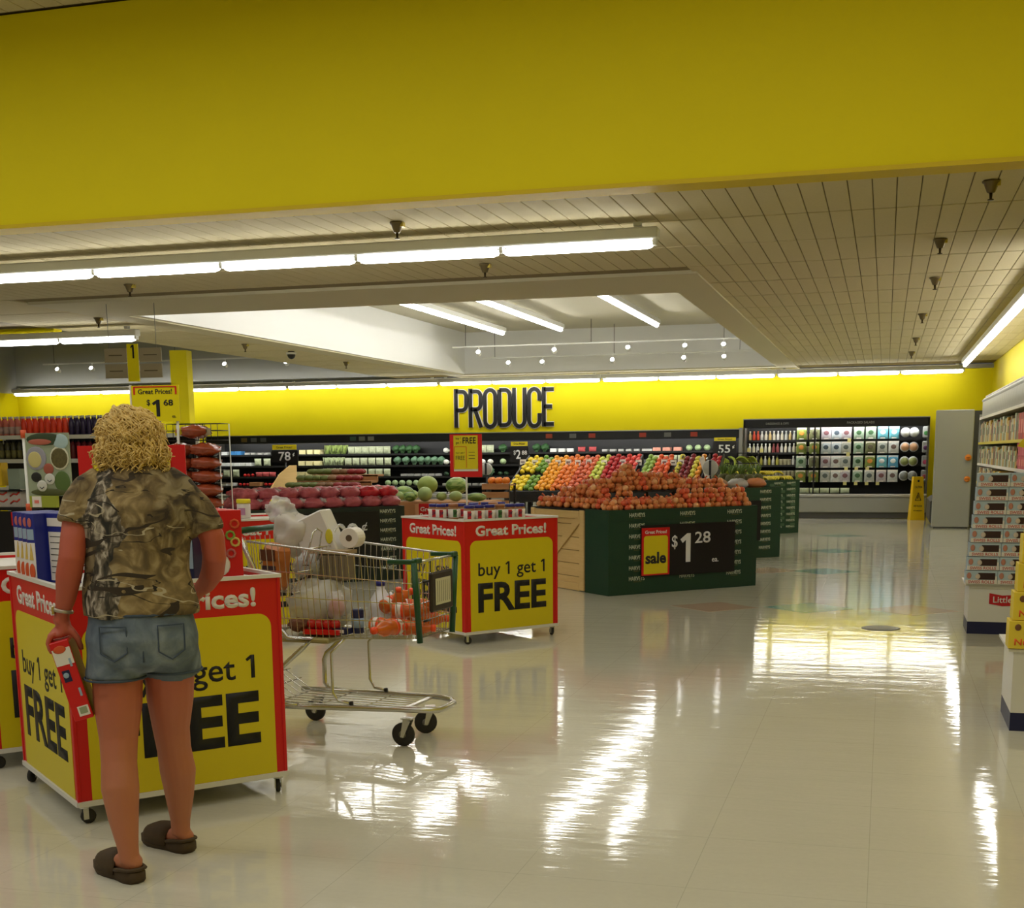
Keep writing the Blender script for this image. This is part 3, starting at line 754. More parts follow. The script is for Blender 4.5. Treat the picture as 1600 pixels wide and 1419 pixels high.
b.limb([(0, -.01, .80, .13, .09), (0, -.02, .84, .165, .11), (0, -.01, .92, .172, .115), (0, .0, 1.04, .155, .105), (0, .01, 1.18, .165, .11), (0, .04, 1.32, .165, .10), (0, .065, 1.39, .13, .07), (0, .085, 1.455, .075, .06), (0, .105, 1.50, .052, .055), (0, .12, 1.56, .05, .055)], 20)
# legs (left, right)
b.limb([(-.088, -.01, .86, .085, .095), (-.094, -.015, .74, .090, .098), (-.099, -.03, .62, .085, .088), (-.104, -.045, .50, .068, .070), (-.107, -.07, .42, .063, .066), (-.108, -.10, .33, .067, .072), (-.103, -.125, .23, .054, .056), (-.094, -.15, .13, .038, .042), (-.09, -.155, .075, .035, .045)], 16)
b.limb([(.088, .0, .86, .085, .095), (.088, .02, .74, .090, .098), (.084, .055, .62, .085, .088), (.082, .085, .50, .068, .070), (.088, .10, .42, .063, .066), (.098, .11, .33, .067, .072), (.099, .13, .23, .054, .056), (.097, .15, .13, .038, .042), (.096, .155, .075, .035, .045)], 16)
def foot(cx, cy, ang, lift):
    T = Matrix.Translation((cx, cy, lift)) @ Matrix.Rotation(R(ang), 4, 'Z')
    m_ = MB(); m_.limb([(0, -.035, .075, .032, .03), (0, -.02, .055, .034, .036), (0, .04, .055, .034, .032), (0, .11, .045, .042, .022), (0, .17, .038, .042, .015), (0, .20, .035, .03, .01)], 12)
    m_.ball((0, -.022, .06), (.033, .036, .034))
    b.add([T @ Vector(v) for v in m_.v], m_.f, True)
foot(-.09, -.145, 30, .012); foot(.096, .165, 36, .0)
# arms
b.limb([(-.10, .06, 1.37, .05, .05), (-.165, .045, 1.35, .050, .052), (-.198, .02, 1.28, .050, .053), (-.212, -.01, 1.21, .047, .050), (-.222, -.03, 1.15, .045, .048), (-.236, -.02, 1.09, .045, .047), (-.252, .0, 1.01, .035, .037), (-.268, .015, .955, .026, .031), (-.276, .02, .925, .028, .036)], 14)
b.limb([(.10, .06, 1.37, .05, .05), (.175, .045, 1.35, .050, .052), (.232, .03, 1.28, .050, .053), (.262, .02, 1.21, .046, .050), (.268, .03, 1.14, .044, .048), (.262, .08, 1.08, .043, .046), (.24, .15, 1.03, .034, .037), (.215, .215, 1.00, .026, .030), (.205, .24, .99, .028, .034)], 14)
# head: skull, jaw, nose, ears
b.ball((0, .135, 1.575), (.076, .096, .105), 18, 12); b.ball((0, .175, 1.535), (.052, .06, .06), 14, 10)
b.limb([(0, .222, 1.575, .012, .012), (0, .238, 1.552, .014, .012), (0, .226, 1.543, .013, .010)], 8)
for s_ in (-1, 1): b.ball((s_*.077, .13, 1.565), (.012, .022, .032), 8, 6)
b.limb([(-.022, .222, 1.515, .008, .008), (0, .229, 1.514, .012, .009), (.022, .222, 1.515, .008, .008)], 8)
# hands
def hand(wrist, T, side, curl):
    h = MB()
    h.limb([(0, 0, 0, .027, .017), (0, 0, -.03, .036, .017), (0, 0, -.06, .041, .016), (0, 0, -.088, .040, .014)], 12)
    for k, (x, L) in enumerate(((-.031, .060), (-.0105, .070), (.0105, .066), (.031, .052))):
        p = Vector((x, 0, -.075)); d = Vector((x*0.8, 0, -1)).normalized(); pts = [(p.x, p.y, p.z, .0095, .0095)]
        a = 0
        for seg, fr in enumerate((.45, .32, .23)):
            a += curl[seg]; dd = Vector((d.x, math.sin(a), -math.cos(a)))
            p = p+dd*L*fr; pts.append((p.x, p.y, p.z, .009-.001*seg, .009-.001*seg))
        h.limb(pts, 8)
    p = Vector((side*.027, .004, -.025)); pts = [(p.x, p.y, p.z, .013, .013)]
    for d, L, r in (((side*.75, .35, -.6), .034, .0115), ((side*.35, .6, -.75), .028, .010), ((side*.1, .5, -.9), .022, .0085)):
        p = p+Vector(d).normalized()*L; pts.append((p.x, p.y, p.z, r, r))
    h.limb(pts, 8)
    b.add([T @ Vector(v) for v in h.v], h.f, True)
# left hand: palm plane faces the box (which hangs below), fingers wrapping the outer side, thumb the inner side
b.limb([(-.276, .02, .935, .028, .030), (-.266, .02, .912, .026, .037), (-.268, .022, .893, .026, .042), (-.285, .024, .885, .016, .043)], 12)
b.limb([(-.255, .022, .893, .016, .036), (-.272, .022, .893, .018, .042), (-.292, .024, .888, .017, .042), (-.306, .026, .880, .013, .038)], 12)
for y_, L_, dy in ((-.010, .92, -.004), (.013, 1.0, -.001), (.035, .97, .002), (.056, .82, .006)):     # four fingers down the outer side
    pts = [(-.298, y_, .884, .0105, .0105)]
    for dx, dz, r_ in ((-.016, -.006, .0105), (-.009, -.026, .0100), (.004, -.022, .0092), (.008, -.018, .0080)):
        q_ = pts[-1]; pts.append((q_[0]+dx*L_, q_[1]+dy, q_[2]+dz*L_, r_, r_))
    b.limb(pts, 8)
b.limb([(-.255, .008, .905, .017, .017), (-.236, -.004, .888, .014, .014), (-.222, -.006, .866, .0125, .0125), (-.215, .0, .842, .0115, .0115), (-.212, .006, .822, .0090, .0090)], 10)
hand(None, Matrix.Translation((.203, .248, .985)) @ Matrix.Rotation(R(68), 4, 'X') @ Matrix.Rotation(R(90), 4, 'Z'), 1, (0.35, 0.35, 0.3))
body = obj('body', fused(b, .0062, 3, SKIN, 'body'), person)
EYEW = M('eye_white', (230, 228, 222), 0.3); EYED = M('eye_iris', (70, 90, 110), 0.3); LIP = M('lips', (170, 84, 76), 0.5)
for s_ in (-1, 1):
    e = MB().ball((s_*.029, .213, 1.578), .0125, 10, 8).build('eye', EYEW, person); MB().ball((s_*.029, .2235, 1.578), .0055, 8, 6).build('iris', EYED, e)
MB().tube([(-.022, .228, 1.515), (0, .236, 1.514), (.022, .228, 1.515)], .004, 6).build('lips', LIP, person)
# T-shirt
s = MB()
s.limb([(0, -.005, .945, .203, .140), (0, -.005, 1.0, .198, .138), (0, .0, 1.10, .180, .128), (0, .005, 1.20, .183, .130), (0, .02, 1.30, .192, .132), (0, .045, 1.365, .178, .118), (0, .065, 1.415, .135, .095), (0, .085, 1.455, .085, .076), (0, .095, 1.478, .075, .068)], 26)
s.limb([(-.10, .06, 1.40, .075, .07), (-.150, .055, 1.375, .072, .068), (-.183, .035, 1.335, .066, .068), (-.198, .018, 1.285, .066, .070), (-.205, .012, 1.262, .067, .071)], 18)
s.limb([(.10, .06, 1.40, .075, .07), (.155, .055, 1.37, .072, .068), (.205, .04, 1.315, .066, .068), (.238, .03, 1.245, .065, .069), (.244, .028, 1.225, .066, .070)], 18)
def wrinkle(co, n):
    d = mnoise.noise(co*9)*.006+mnoise.noise(Vector((co.x*14, co.y*14, co.z*5)))*.006
    if co.z < 1.2: d += .004*math.sin(co.x*34+2*mnoise.noise(co*5))*(1.2-co.z)*3
    return co+n*d
obj('t_shirt', fused(s, .009, 4, CAMO, 't_shirt', wrinkle), person)
# hem and sleeve bands
def ring(cx, cy, cz, rx, ry, tilt=0, axis='Y', n=28):
    T = Matrix.Translation((cx, cy, cz)) @ Matrix.Rotation(tilt, 4, axis)
    return [T @ Vector((rx*math.cos(2*PI*k/n), ry*math.sin(2*PI*k/n), 0)) for k in range(n)]
# shorts
s = MB()
s.limb([(0, -.005, .975, .180, .122), (0, -.012, .92, .186, .132), (0, -.02, .86, .197, .145), (0, -.015, .80, .194, .138), (0, -.005, .775, .15, .09)], 26)
s.ball((-.075, -.075, .85), (.088, .075, .085), 16, 10); s.ball((.075, -.068, .855), (.088, .075, .085), 16, 10)
s.limb([(-.095, -.01, .84, .10, .115), (-.099, -.015, .77, .102, .112), (-.102, -.018, .715, .104, .110)], 20)
s.limb([(.095, .005, .84, .10, .115), (.097, .018, .77, .102, .110), (.098, .028, .725, .103, .108)], 20)
sh = obj('denim_shorts', fused(s, .008, 3, DENIM, 'denim_shorts', lambda co, n: co+n*(mnoise.noise(co*11)*.006)), person)
DEND = M('denim_seam', (66, 78, 92), 0.9)
for sx, cy, cz in ((-.102, -.018, .722), (.098, .028, .732)): MB().tube(ring(sx, cy, cz, .106, .113), .0045, 5, True).build('leg_hem', DEND, sh)
def on_seat(x, z):   # y of the seat surface
    best = 0
    for cx, cy, cz in ((-.075, -.075, .85), (.075, -.068, .855)):
        q = 1-((x-cx)/.088)**2-((z-cz)/.085)**2
        if q > 0: best = min(best, cy-.075*math.sqrt(q))
    return min(best, -.138*math.sqrt(max(0, 1-(x/.2)**2))-.014)-.007
for sx in (-1, 1):
    pts = [(-.045, .062), (.045, .062), (.045, -.03), (0, -.06), (-.045, -.03), (-.045, .062)]
    P = []
    for i in range(len(pts)-1):
        for k in range(5):
            a, c_ = pts[i], pts[i+1]; x = sx*.098+a[0]+(c_[0]-a[0])*k/5; z = .855+a[1]+(c_[1]-a[1])*k/5; P.append((x, on_seat(x, z), z))
    MB().tube(P, .0028, 5, True).build('pocket', DEND, sh)
MB().tube([(0, -.135-.02*math.sin((.95-z)*12), z) for z in [.95-.02*i for i in range(9)]], .0028, 5).build('centre_seam', DEND, sh)
MB().tube(ring(0, -.008, .952, .187, .131), .006, 5, True).build('waistband', DEND, sh)
# hair
HAIR = M('blond_hair', (218, 186, 112), 0.55, nz=30, amt=0.3, bump=0.4); 
h = MB()
def hairfn(q):
    d = 1+0.10*mnoise.noise(q*4.2)+0.05*mnoise.noise(q*9)
    return q*d
h.ball((0, .105, 1.568), (.104, .118, .105), 34, 22, fn=hairfn); h.ball((0, .07, 1.515), (.108, .085, .085), 30, 18, fn=hairfn)
hb = h
for v_i, v_ in enumerate(hb.v):      # keep the face clear
    x, y, z = v_
    if y > .165 and z < 1.60: hb.v[v_i] = (x*0.86, .165, z)
rnd = random.Random(3)
for i in range(900):
    a = rnd.uniform(0, 2*PI); el = math.asin(rnd.uniform(-.75, 1.0))
    d = Vector((math.cos(a)*math.cos(el), math.sin(a)*math.cos(el), math.sin(el)))
    C_, E_ = (Vector((0, .100, 1.562)), (.104, .115, .106)) if i % 2 or el > .5 else (Vector((0, .072, 1.525)), (.112, .092, .094))
    ph = rnd.uniform(0, 6.28); fr = rnd.uniform(1.0, 1.7); am = rnd.uniform(.06, .13); sw = rnd.uniform(-.5, .5); r0 = rnd.uniform(.0032, .0052); pts = []; rs = []
    for k in range(11):
        t = Vector((0, -.25, -1))-d*d.dot(Vector((0, -.25, -1)))
        t = t.normalized() if t.length > .15 else d.orthogonal().normalized()
        sd = d.cross(t)
        q = d+sd*(am*math.sin(ph+k*fr)); rr = 1.0+.05*math.cos(ph+k*fr)+.03*rnd.random()+.16*mnoise.noise(q*2.6)+.07*mnoise.noise(q*6)+(.22*(k/10)**2 if i % 3 == 0 else .03)
        p = C_+Vector((q.x*E_[0], q.y*E_[1], q.z*E_[2]))*rr
        if p.z < 1.435 or (p.y > .16 and p.z < 1.60): break
        pts.append(p); rs.append(r0*(1-.07*k)); d = (d+t*.085+sd*sw*.05).normalized()
    if len(pts) > 3: hb.tube(pts, rs, 5, caps=True)
for i in range(420):                                   # loose ends that break the outline
    a = rnd.uniform(0, 2*PI); el = rnd.uniform(-.9, .9)
    d = Vector((math.cos(a)*math.cos(el), math.sin(a)*math.cos(el), math.sin(el)))
    p = Vector((0, .075, 1.53))+Vector((d.x*.116, d.y*.096, d.z*.096)) if el < .3 else Vector((0, .100, 1.562))+Vector((d.x*.108, d.y*.118, d.z*.108))
    if p.y > .15 or p.z < 1.445: continue
    r0 = rnd.uniform(.006, .011); L = rnd.uniform(.035, .06); ph = rnd.uniform(0, 6.28)
    dirn = (d*.35+Vector((0, -.1, -1))*.8+Vector((rnd.uniform(-.5, .5), 0, 0))).normalized(); u_ = dirn.orthogonal().normalized(); w_ = dirn.cross(u_)
    hb.tube([p+dirn*L*k/8+(u_*math.cos(ph+k)+w_*math.sin(ph+k))*r0 for k in range(9)], [.0034*(1-.07*k) for k in range(9)], 5)
hr = hb.build('curly_hair', HAIR, person)
# clogs
CLOG = M('brown_foam_clog', (72, 56, 34), 0.75, nz=30, amt=0.1)
def clog(cx, cy, ang, lift, nm):
    T = Matrix.Translation((cx, cy, lift)) @ Matrix.Rotation(R(ang), 4, 'Z')
    m_ = MB()
    out = [(-.0, -.062), (.03, -.052), (.042, -.015), (.040, .05), (.050, .11), (.052, .16), (.036, .205), (0, .222), (-.036, .205), (-.052, .16), (-.050, .11), (-.040, .05), (-.042, -.015), (-.03, -.052)]
    n = len(out); vs = []
    for z, s_ in ((0.0, .93), (.012, 1.0), (.042, 1.0), (.045, .94)):
        for x, y in out: vs.append(T @ Vector((x*s_, (y-.08)*s_+.08, z)))
    fs = [tuple(range(n)), tuple(range(3*n, 4*n))[::-1]]+[(j*n+i, j*n+(i+1) % n, (j+1)*n+(i+1) % n, (j+1)*n+i) for j in range(3) for i in range(n)]
    m_.add(vs, fs, True)
    sole = m_.build(nm, CLOG, person)
    u_ = MB()
    vs = []; rows = [(.045, .047, .062), (.08, .052, .085), (.12, .054, .080), (.16, .052, .066), (.195, .038, .052), (.218, .012, .038)]
    for y, rx, hz in rows:
        for k in range(11):
            a = PI*k/10; vs.append(T @ Vector((rx*math.cos(a), y, .02+hz*math.sin(a)**.8 if math.sin(a) > 0 else .02)))
    fs = [(j*11+k, j*11+k+1, (j+1)*11+k+1, (j+1)*11+k) for j in range(5) for k in range(10)]+[tuple(range(55, 66))]
    u_.add(vs, fs, True)
    up = u_.build('upper', CLOG, sole)
    sm = up.modifiers.new('t', 'SOLIDIFY'); sm.thickness = .004
    rim_ = MB().tube([T @ Vector(p) for p in ((.041, .04, .04), (.044, 0, .05), (.034, -.045, .052), (0, -.062, .054), (-.034, -.045, .052), (-.044, 0, .05), (-.041, .04, .04))], .0075, 6).build('heel_rim', CLOG, sole)
    for k in range(6):
        a = PI*(.28+.44*(k % 3)/2); y = .10+.04*(k//3)
        q = Vector((.0535*math.cos(a), y, .0165+(.081 if k < 3 else .0715)*math.sin(a)**.8)); MB().ball(tuple(T @ q), .003, 6, 4).build('vent', DARK, sole)
clog(-.09, -.145, 30, .0, 'clog'); clog(.096, .165, 36, 0, 'clog')
# watch
MB().tube(ring(-.265, .012, .965, .030, .034, R(12)), .0075, 6, True).build('watch_strap', M('silver_bracelet', (170, 160, 140), 0.35, 0.6), person)
bx('watch_face', (-.298, .008, .968), (.008, .03, .026), M('gold_watch_case', (196, 170, 90), 0.3, 0.8), person)
# the box in the hand
hbx = thing('cereal_box', 'slim red carton hanging from the left hand of the shopper', 'box', tuple(Matrix.Translation((-2.545, 4.02, 0)) @ Matrix.Rotation(PR, 4, 'Z') @ Vector((-.210, .035, .582))))
hbx.rotation_euler = (0, R(-14), PR-R(3))
MB().box((0, 0, .145), (.066, .19, .29), bev=.002).build('carton', RED, hbx)
f = bx('spine_print', (0, -.0956, .235), (.062, .0012, .06), WHP, hbx)
MB().ball((-.004, -.097, .262), (.022, .002, .014)).build('fruit_picture', ORP, f)
bx('blue_mark', (-.008, -.0958, .165), (.026, .0014, .042), NAVY, hbx); MB().ball((-.010, -.097, .168), (.010, .002, .010)).build('round_mark', PALEB, hbx)
lb = bx('barcode_label', (.008, -.0958, .032), (.038, .0014, .036), WHP, hbx); bx('barcode', (.008, -.0968, .034), (.026, .001, .024), M('grey_green_print', (150, 160, 130), .6), lb)
bx('side_picture', (.0335, 0, .15), (.001, .17, .26), M('brown_picture', (120, 84, 40), .5), hbx)
for q in range(2): bx('small_caption', (.018, -.0958, .10+.11*q), (.008, .001, .03), PALEB, hbx)

# ------------------------------------------------------------------ shopping cart
CTH = -.08; CP = Vector((-2.222, 6.255, 0))
cart = thing('shopping_cart', 'chrome wire shopping cart with green plastic corners and a loaded basket', 'shopping cart', tuple(CP), CTH)
def CL(x, y, z): return CP+Matrix.Rotation(CTH, 3, 'Z') @ Vector((x, y, z))
NX, RXc = 0.0, -.93
def hw(x): return .2585+(.294-.2585)*(-x/.93)         # half width at the rim
def top(x): return .966+(1.06-.966)*(-x/.93)
def bot(x): return .575-.03*(-x/.93)
def side_pt(x, s_, t_):                                # t 0 bottom .. 1 top
    return (x+(-.03)*(1-t_)*0, s_*(hw(x)-.05*(1-t_)), bot(x)+(top(x)-bot(x))*t_)
wr = .0022
for s_ in (-1, 1):
    m_ = MB()
    for i in range(27):
        x = RXc+.93*i/26; m_.tube([side_pt(x, s_, 0), side_pt(x, s_, 1)], wr, 4, smooth=False, caps=False)
    for t_ in (0, .22, .45, .72): m_.tube([side_pt(RXc, s_, t_), side_pt(-.0, s_, t_)], .003, 4, smooth=False, caps=False)
    m_.build('basket_side_wires', CHR, cart)['kind'] = 'stuff'
m_ = MB()
for i in range(13):
    y = -1+2*i/12; m_.tube([(0, y*(hw(0)-.05), bot(0)), (0.012, y*hw(0), top(0))], wr, 4, smooth=False, caps=False)
for t_ in (0, .22, .45, .72): m_.tube([side_pt(0.0, -1, t_), side_pt(0.0, 1, t_)], .003, 4, smooth=False, caps=False)
m_.build('basket_nose_wires', CHR, cart)['kind'] = 'stuff'
m_ = MB()
for i in range(14):
    y = -1+2*i/13; m_.tube([(RXc, y*(hw(RXc)-.05), bot(RXc)), (0, y*(hw(0)-.05), bot(0))], wr, 4, smooth=False, caps=False)
for i in range(7): x = RXc*i/6; m_.tube([(x, -(hw(x)-.05), bot(x)), (x, hw(x)-.05, bot(x))], .003, 4, smooth=False, caps=False)
m_.build('basket_floor_wires', CHR, cart)['kind'] = 'stuff'
m_ = MB()
for i in range(13):
    y = -1+2*i/12; m_.tube([(RXc, y*(hw(RXc)-.05), bot(RXc)), (RXc-.01, y*hw(RXc), top(RXc)+.02)], wr, 4, smooth=False, caps=False)
m_.build('rear_gate_wires', CHR, cart)['kind'] = 'stuff'
for s_ in (-1, 1): MB().tube([side_pt(x, s_, 1) for x in (RXc, -.6, -.3, .0)], .0065, 8).build('rim_rail', CHR, cart)
MB().tube([(0.012, -hw(0), top(0)), (0.012, hw(0), top(0))], .0065, 8).build('rim_rail', CHR, cart)
for s_ in (-1, 1):
    o = MB()
    o.tube([(.006, s_*(hw(0)-.052), bot(0)-.02), (.008, s_*(hw(0)+.004), top(0))], .016, 8)
    o.box((-.06, s_*(hw(0)+.004), top(0)+.002), (.15, .026, .024), bev=.005)
    o.build('corner_guard', GRPL, cart)
gp = MB()
for s_ in (-1, 1): gp.box((.008, s_*(hw(0)-.03), top(0)+.006), (.03, .075, .026), bev=.005)
gp.build('nose_cap', GRPL, cart)
# ad frame on the nose
af = MB().box((.028, .02, .80), (.022, .27, .205), bev=.008).build('ad_frame', M('dark_brown_plastic', (44, 34, 28), .5), cart)
bx('ad_card', (.0405, .02, .80), (.002, .19, .135), M('cream_card', (200, 196, 170), .6), af)
for k in range(7): bx('ad_slot', (.0425, -.055+.025*k, .80), (.001, .004, .11), M('ad_grey', (150, 146, 120), .6), af)
for z in (.66, .86): MB().tube([(.015, -.17, z), (.02, -.11, z)], .006, 6).build('frame_clip', DARK, cart)
# chassis
for s_ in (-1, 1):
    yb = s_*.20
    MB().tube([(-1.05, s_*.27, 1.10), (-.98, s_*.28, 1.08), (-.93, s_*.28, .97), (-.86, s_*.26, .80), (-.80, s_*.25, .62), (-.74, s_*.24, .555), (-.60, s_*.23, .55), (-.66, s_*.235, .50), (-.78, s_*.24, .40), (-.80, s_*.245, .36), (-.80, s_*.245, .23), (-.77, s_*.24, .20), (-.70, s_*.235, .195)], .0135, 8).build('chassis_post', CHR, cart)
    MB().tube([(-.42, s_*.21, .56), (-.50, s_*.215, .48), (-.50, s_*.215, .27), (-.47, s_*.21, .225), (-.40, s_*.205, .215)], .008, 8).build('front_brace', CHR, cart)
    MB().tube([(-.405, s_*.205, .215), (-.39, s_*.204, .217)], .012, 8).build('brace_tip', DARK, cart)
lp = [(-.95, -.25, .185), (-.60, -.225, .19), (-.12, -.19, .20), (-.05, -.18, .20), (.02, -.15, .195), (.055, -.10, .19), (.06, 0, .19), (.055, .10, .19), (.02, .15, .195), (-.05, .18, .20), (-.12, .19, .20), (-.60, .225, .19), (-.95, .25, .185)]
MB().tube(lp, .016, 8).build('base_loop', CHR, cart)
m_ = MB()
for i in range(7):
    y = -.15+.05*i; m_.tube([(-1.02, y*1.3, .30), (-.86, y*1.25, .20), (-.10, y, .195)], .0035, 5)
for x in (-.1, -.35, -.6, -.85): m_.tube([(x, -.2, .193), (x, .2, .193)], .0035, 5)
for x, z in ((-.95, .25), (-1.02, .30)): m_.tube([(x, -.24, z), (x, .24, z)], .0045, 5)
m_.build('under_tray_wires', CHR, cart)['kind'] = 'stuff'
MB().box((-.11, 0, .197), (.03, .38, .012), bev=.003).build('cross_plate', CHR, cart)
# pale bar below the basket at the rear
MB().box((-.70, 0, .545), (.40, .48, .03), bev=.01).build('basket_tray', M('olive_plastic', (150, 138, 84), .5), cart)
# handle
MB().tube([(-1.06, -.30, 1.105), (-1.06, .30, 1.105)], .018, 10).build('handle', GRPL, cart)
for s_ in (-1, 1): MB().box((-1.05, s_*.285, 1.10), (.05, .045, .05), bev=.01).build('handle_end', GRPL, cart)
# child seat: folded-out wire flap
m_ = MB()
for i in range(11):
    y = -.22+.044*i; m_.tube([(-.92, y, .80), (-.70, y, .79), (-.62, y, 1.02)], wr, 4, smooth=False)
for z, x in ((.80, -.92), (.79, -.70), (.90, -.665), (1.02, -.62)): m_.tube([(x, -.24, z), (x, .24, z)], .004, 5)
m_.build('child_seat_wires', CHR, cart)['kind'] = 'stuff'
for s_ in (-1, 1): MB().tube([(-.66, s_*.12-.04, .95), (-.62, s_*.12-.03, 1.10), (-.61, s_*.12, 1.12), (-.60, s_*.12+.03, 1.10), (-.64, s_*.12+.04, .95)], .0045, 6).build('seat_hoop', CHR, cart)
bx('seat_strap', (-.60, -.02, .74), (.006, .03, .16), M('yellow_strap', (170, 160, 60), .6), cart)
def cw(x, y, ang, r=.062):
    f_ = MB(); T = Matrix.Translation((x, y, 0)) @ Matrix.Rotation(R(ang), 4, 'Z')
    for s_ in (-1, 1): f_.prism([(-.030, r-.012), (-.012, r-.014), (.028, r+.075), (-.012, r+.09)], s_*.022-.0015, s_*.022+.0015, T)
    f_.box((.004, 0, r+.085), (.06, .05, .008), T)
    fo = f_.build('caster_fork', CHR, cart)
    w_ = MB().lathe([(.02, -.014), (r-.006, -.014), (r, -.009), (r, .009), (r-.006, .014), (.02, .014)], 22, T @ Matrix.Translation((-.022, 0, r)) @ Matrix.Rotation(PI/2, 4, 'X')).build('wheel', RUB, fo)
    MB().lathe([(.02, -.017), (.02, .017)], 12, T @ Matrix.Translation((-.022, 0, r)) @ Matrix.Rotation(PI/2, 4, 'X')).build('hub', M('grey_hub', (120, 116, 104), .5), w_)
cw(-.10, -.16, 0); cw(-.12, .17, 25); cw(-.86, .27, 0); cw(-.86, -.27, 0)

# what lies in the cart
def crumple(c, r, mat, name, parent=None, seed=0, amp=.35, f_=3.0, nu=20, nv=14, T=None):
    off = Vector((seed*3.1, seed*1.7, seed))
    return MB().ball(c, r, nu, nv, T, fn=lambda q: q*(1+amp*mnoise.noise(q*f_+off))).build(name, mat, parent)
BAGM = M('thin_white_bag', (206, 200, 190), .45, alpha=.85); PLB = M('milky_plastic_bag', (214, 210, 196), .4, alpha=.55)
t = thing('shopping_bag', 'crumpled clear plastic produce bag on top of the groceries by the cart handle', 'bag', tuple(CL(-.86, .08, .98)))
crumple((0, 0, .09), (.11, .10, .12), BAGM, 'bag_body', t, 1, .4, 2.0); crumple((-.08, .0, .22), (.085, .06, .07), FILM, 'bag_neck', t, 2, .55, 2.2)
t = thing('toilet_roll_pack', 'tilted white pack with a yellow oval sticker in the child seat of the cart', 'pack', tuple(CL(-.68, .10, .97)))
MB().box((0, 0, .10), (.20, .14, .24), Matrix.Rotation(R(-24), 4, 'Y'), bev=.007).build('wrapped_pack', M('white_wrap', (214, 210, 204), .35), t)
MB().ball((0.05, -.074, .10), (.022, .003, .04)).build('oval_sticker', M('yellow_oval', (206, 196, 50), .5), t)
t = thing('paper_roll', 'white paper roll with a dark core beside the tilted pack in the cart', 'roll', tuple(CL(-.52, .10, 1.0)))
T = Matrix.Translation((0, 0, .06)) @ Matrix.Rotation(PI/2, 4, 'X')
MB().lathe([(.052, -.05), (.055, -.047), (.055, .047), (.052, .05)], 20, T, smooth=False).build('roll', WHP, t); MB().lathe([(.018, -.052), (.018, .052)], 10, T, smooth=False).build('core', M('core_brown', (90, 74, 56), .7), t)
t = thing('bread_pack', 'orange and brown snack pack leaning in the child seat of the cart', 'pack', tuple(CL(-.865, -.14, .81)), CTH-.3)
MB().box((0, 0, .11), (.16, .09, .24), Matrix.Rotation(R(8), 4, 'Y'), bev=.025).build('wrapper', M('orange_brown_wrapper', (176, 104, 48), .4, nz=14, amt=.3), t)
bx('brown_label', (0, -.047, .17), (.12, .003, .06), M('brown_label', (90, 48, 26), .5), t); bx('dark_band', (.01, -.047, .10), (.10, .003, .03), M('dark_violet_label', (52, 36, 50), .5), t); bx('price_label', (-.05, -.047, .035), (.03, .003, .03), M('grey_tag', (140, 140, 130), .6), t)
t = thing('egg_carton', 'grey ribbed carton standing in the cart basket behind the orange pack', 'carton', tuple(CL(-.60, .02, .82)), CTH)
mm = MB().box((0, 0, .09), (.22, .11, .14), bev=.01)
for k in range(6): mm.box((-.09+.036*k, -.058, .09), (.018, .006, .12))
mm.build('ribbed_case', M('grey_brown_carton', (120, 108, 88), .8), t); bx('lid', (0, 0, .17), (.23, .12, .02), M('tan_carton', (160, 140, 108), .8), t)
t = thing('bread_loaf', 'dark loaf in a clear bag in the middle of the cart basket', 'bread', tuple(CL(-.72, -.02, .84)), CTH)
MB().box((0, 0, .06), (.10, .2, .12), bev=.03).build('loaf', M('dark_crust', (60, 40, 30), .6), t); crumple((0, 0, .07), (.08, .12, .08), FILM, 'bag', t, 5)
t = thing('milk_jug', 'white gallon jug with a blue cap standing in the cart basket', 'jug', tuple(CL(-.36, .10, .575)))
MB().lathe([(.06, 0), (.068, .01), (.068, .12), (.062, .15), (.03, .20), (.022, .215), (.022, .232)], 18).build('jug_body', M('jug_white', (222, 222, 226), .35), t); MB().lathe([(.025, .23), (.025, .255)], 14).build('cap', LIDB, t)
MB().tube([(.06, 0, .13), (.075, 0, .16), (.05, 0, .195)], .009, 6).build('handle', M('jug_white'), t)
t = thing('shopping_bag', 'large milky plastic bag slumped at the rear of the cart basket', 'bag', tuple(CL(-.66, -.02, .57)))
crumple((0, 0, .14), (.17, .18, .15), PLB, 'bag_body', t, 4, .35); crumple((.02, .0, .08), (.12, .13, .09), M('pale_grocery', (190, 184, 160), .6), 'contents', t, 6)
for k, (x, y) in enumerate(((-.56, -.17), (-.50, -.14))):
    t = thing('tomato_tray', ('red tray of tomatoes low in the cart basket', 'round red fruit in clear wrap standing in the cart basket')[k], 'produce', tuple(CL(x, y, .575 if not k else .66)))
    if not k:
        bx('tray', (0, 0, .012), (.2, .1, .024), RED, t)
        for j in range(4): MB().ball((-.07+.045*j, 0, .05), .028).build('tomato', M('tomato_red', (190, 40, 30), .3), t)
    else:
        MB().ball((0, 0, .05), (.045, .045, .05)).build('fruit', M('red_fruit', (190, 60, 44), .35), t); crumple((0, 0, .06), (.055, .055, .075), FILM, 'wrap', t, 8)
t = thing('potato', 'brown potato low at the rear of the cart basket', 'produce', tuple(CL(-.70, -.19, .60))); crumple((0, 0, .02), (.06, .04, .035), M('brown_potato', (112, 70, 46), .7), 'potato_body', t, 9)
t = thing('blue_can', 'blue can standing in the cart basket beside the white jug', 'can', tuple(CL(-.40, -.10, .575))); MB().lathe([(.03, 0), (.032, .004), (.032, .12), (.028, .126)], 14).build('can_body', NAVY, t); MB().lathe([(.0325, .03), (.0325, .08)], 14).build('label', PALEB, t)
t = thing('snack_box', 'flat blue and white box under the orange bottles in the cart', 'box', tuple(CL(-.46, -.16, .577)), CTH); bx('carton', (0, 0, .015), (.09, .06, .03), NAVY, t); bx('white_panel', (0, -.031, .015), (.05, .002, .018), WHP, t)
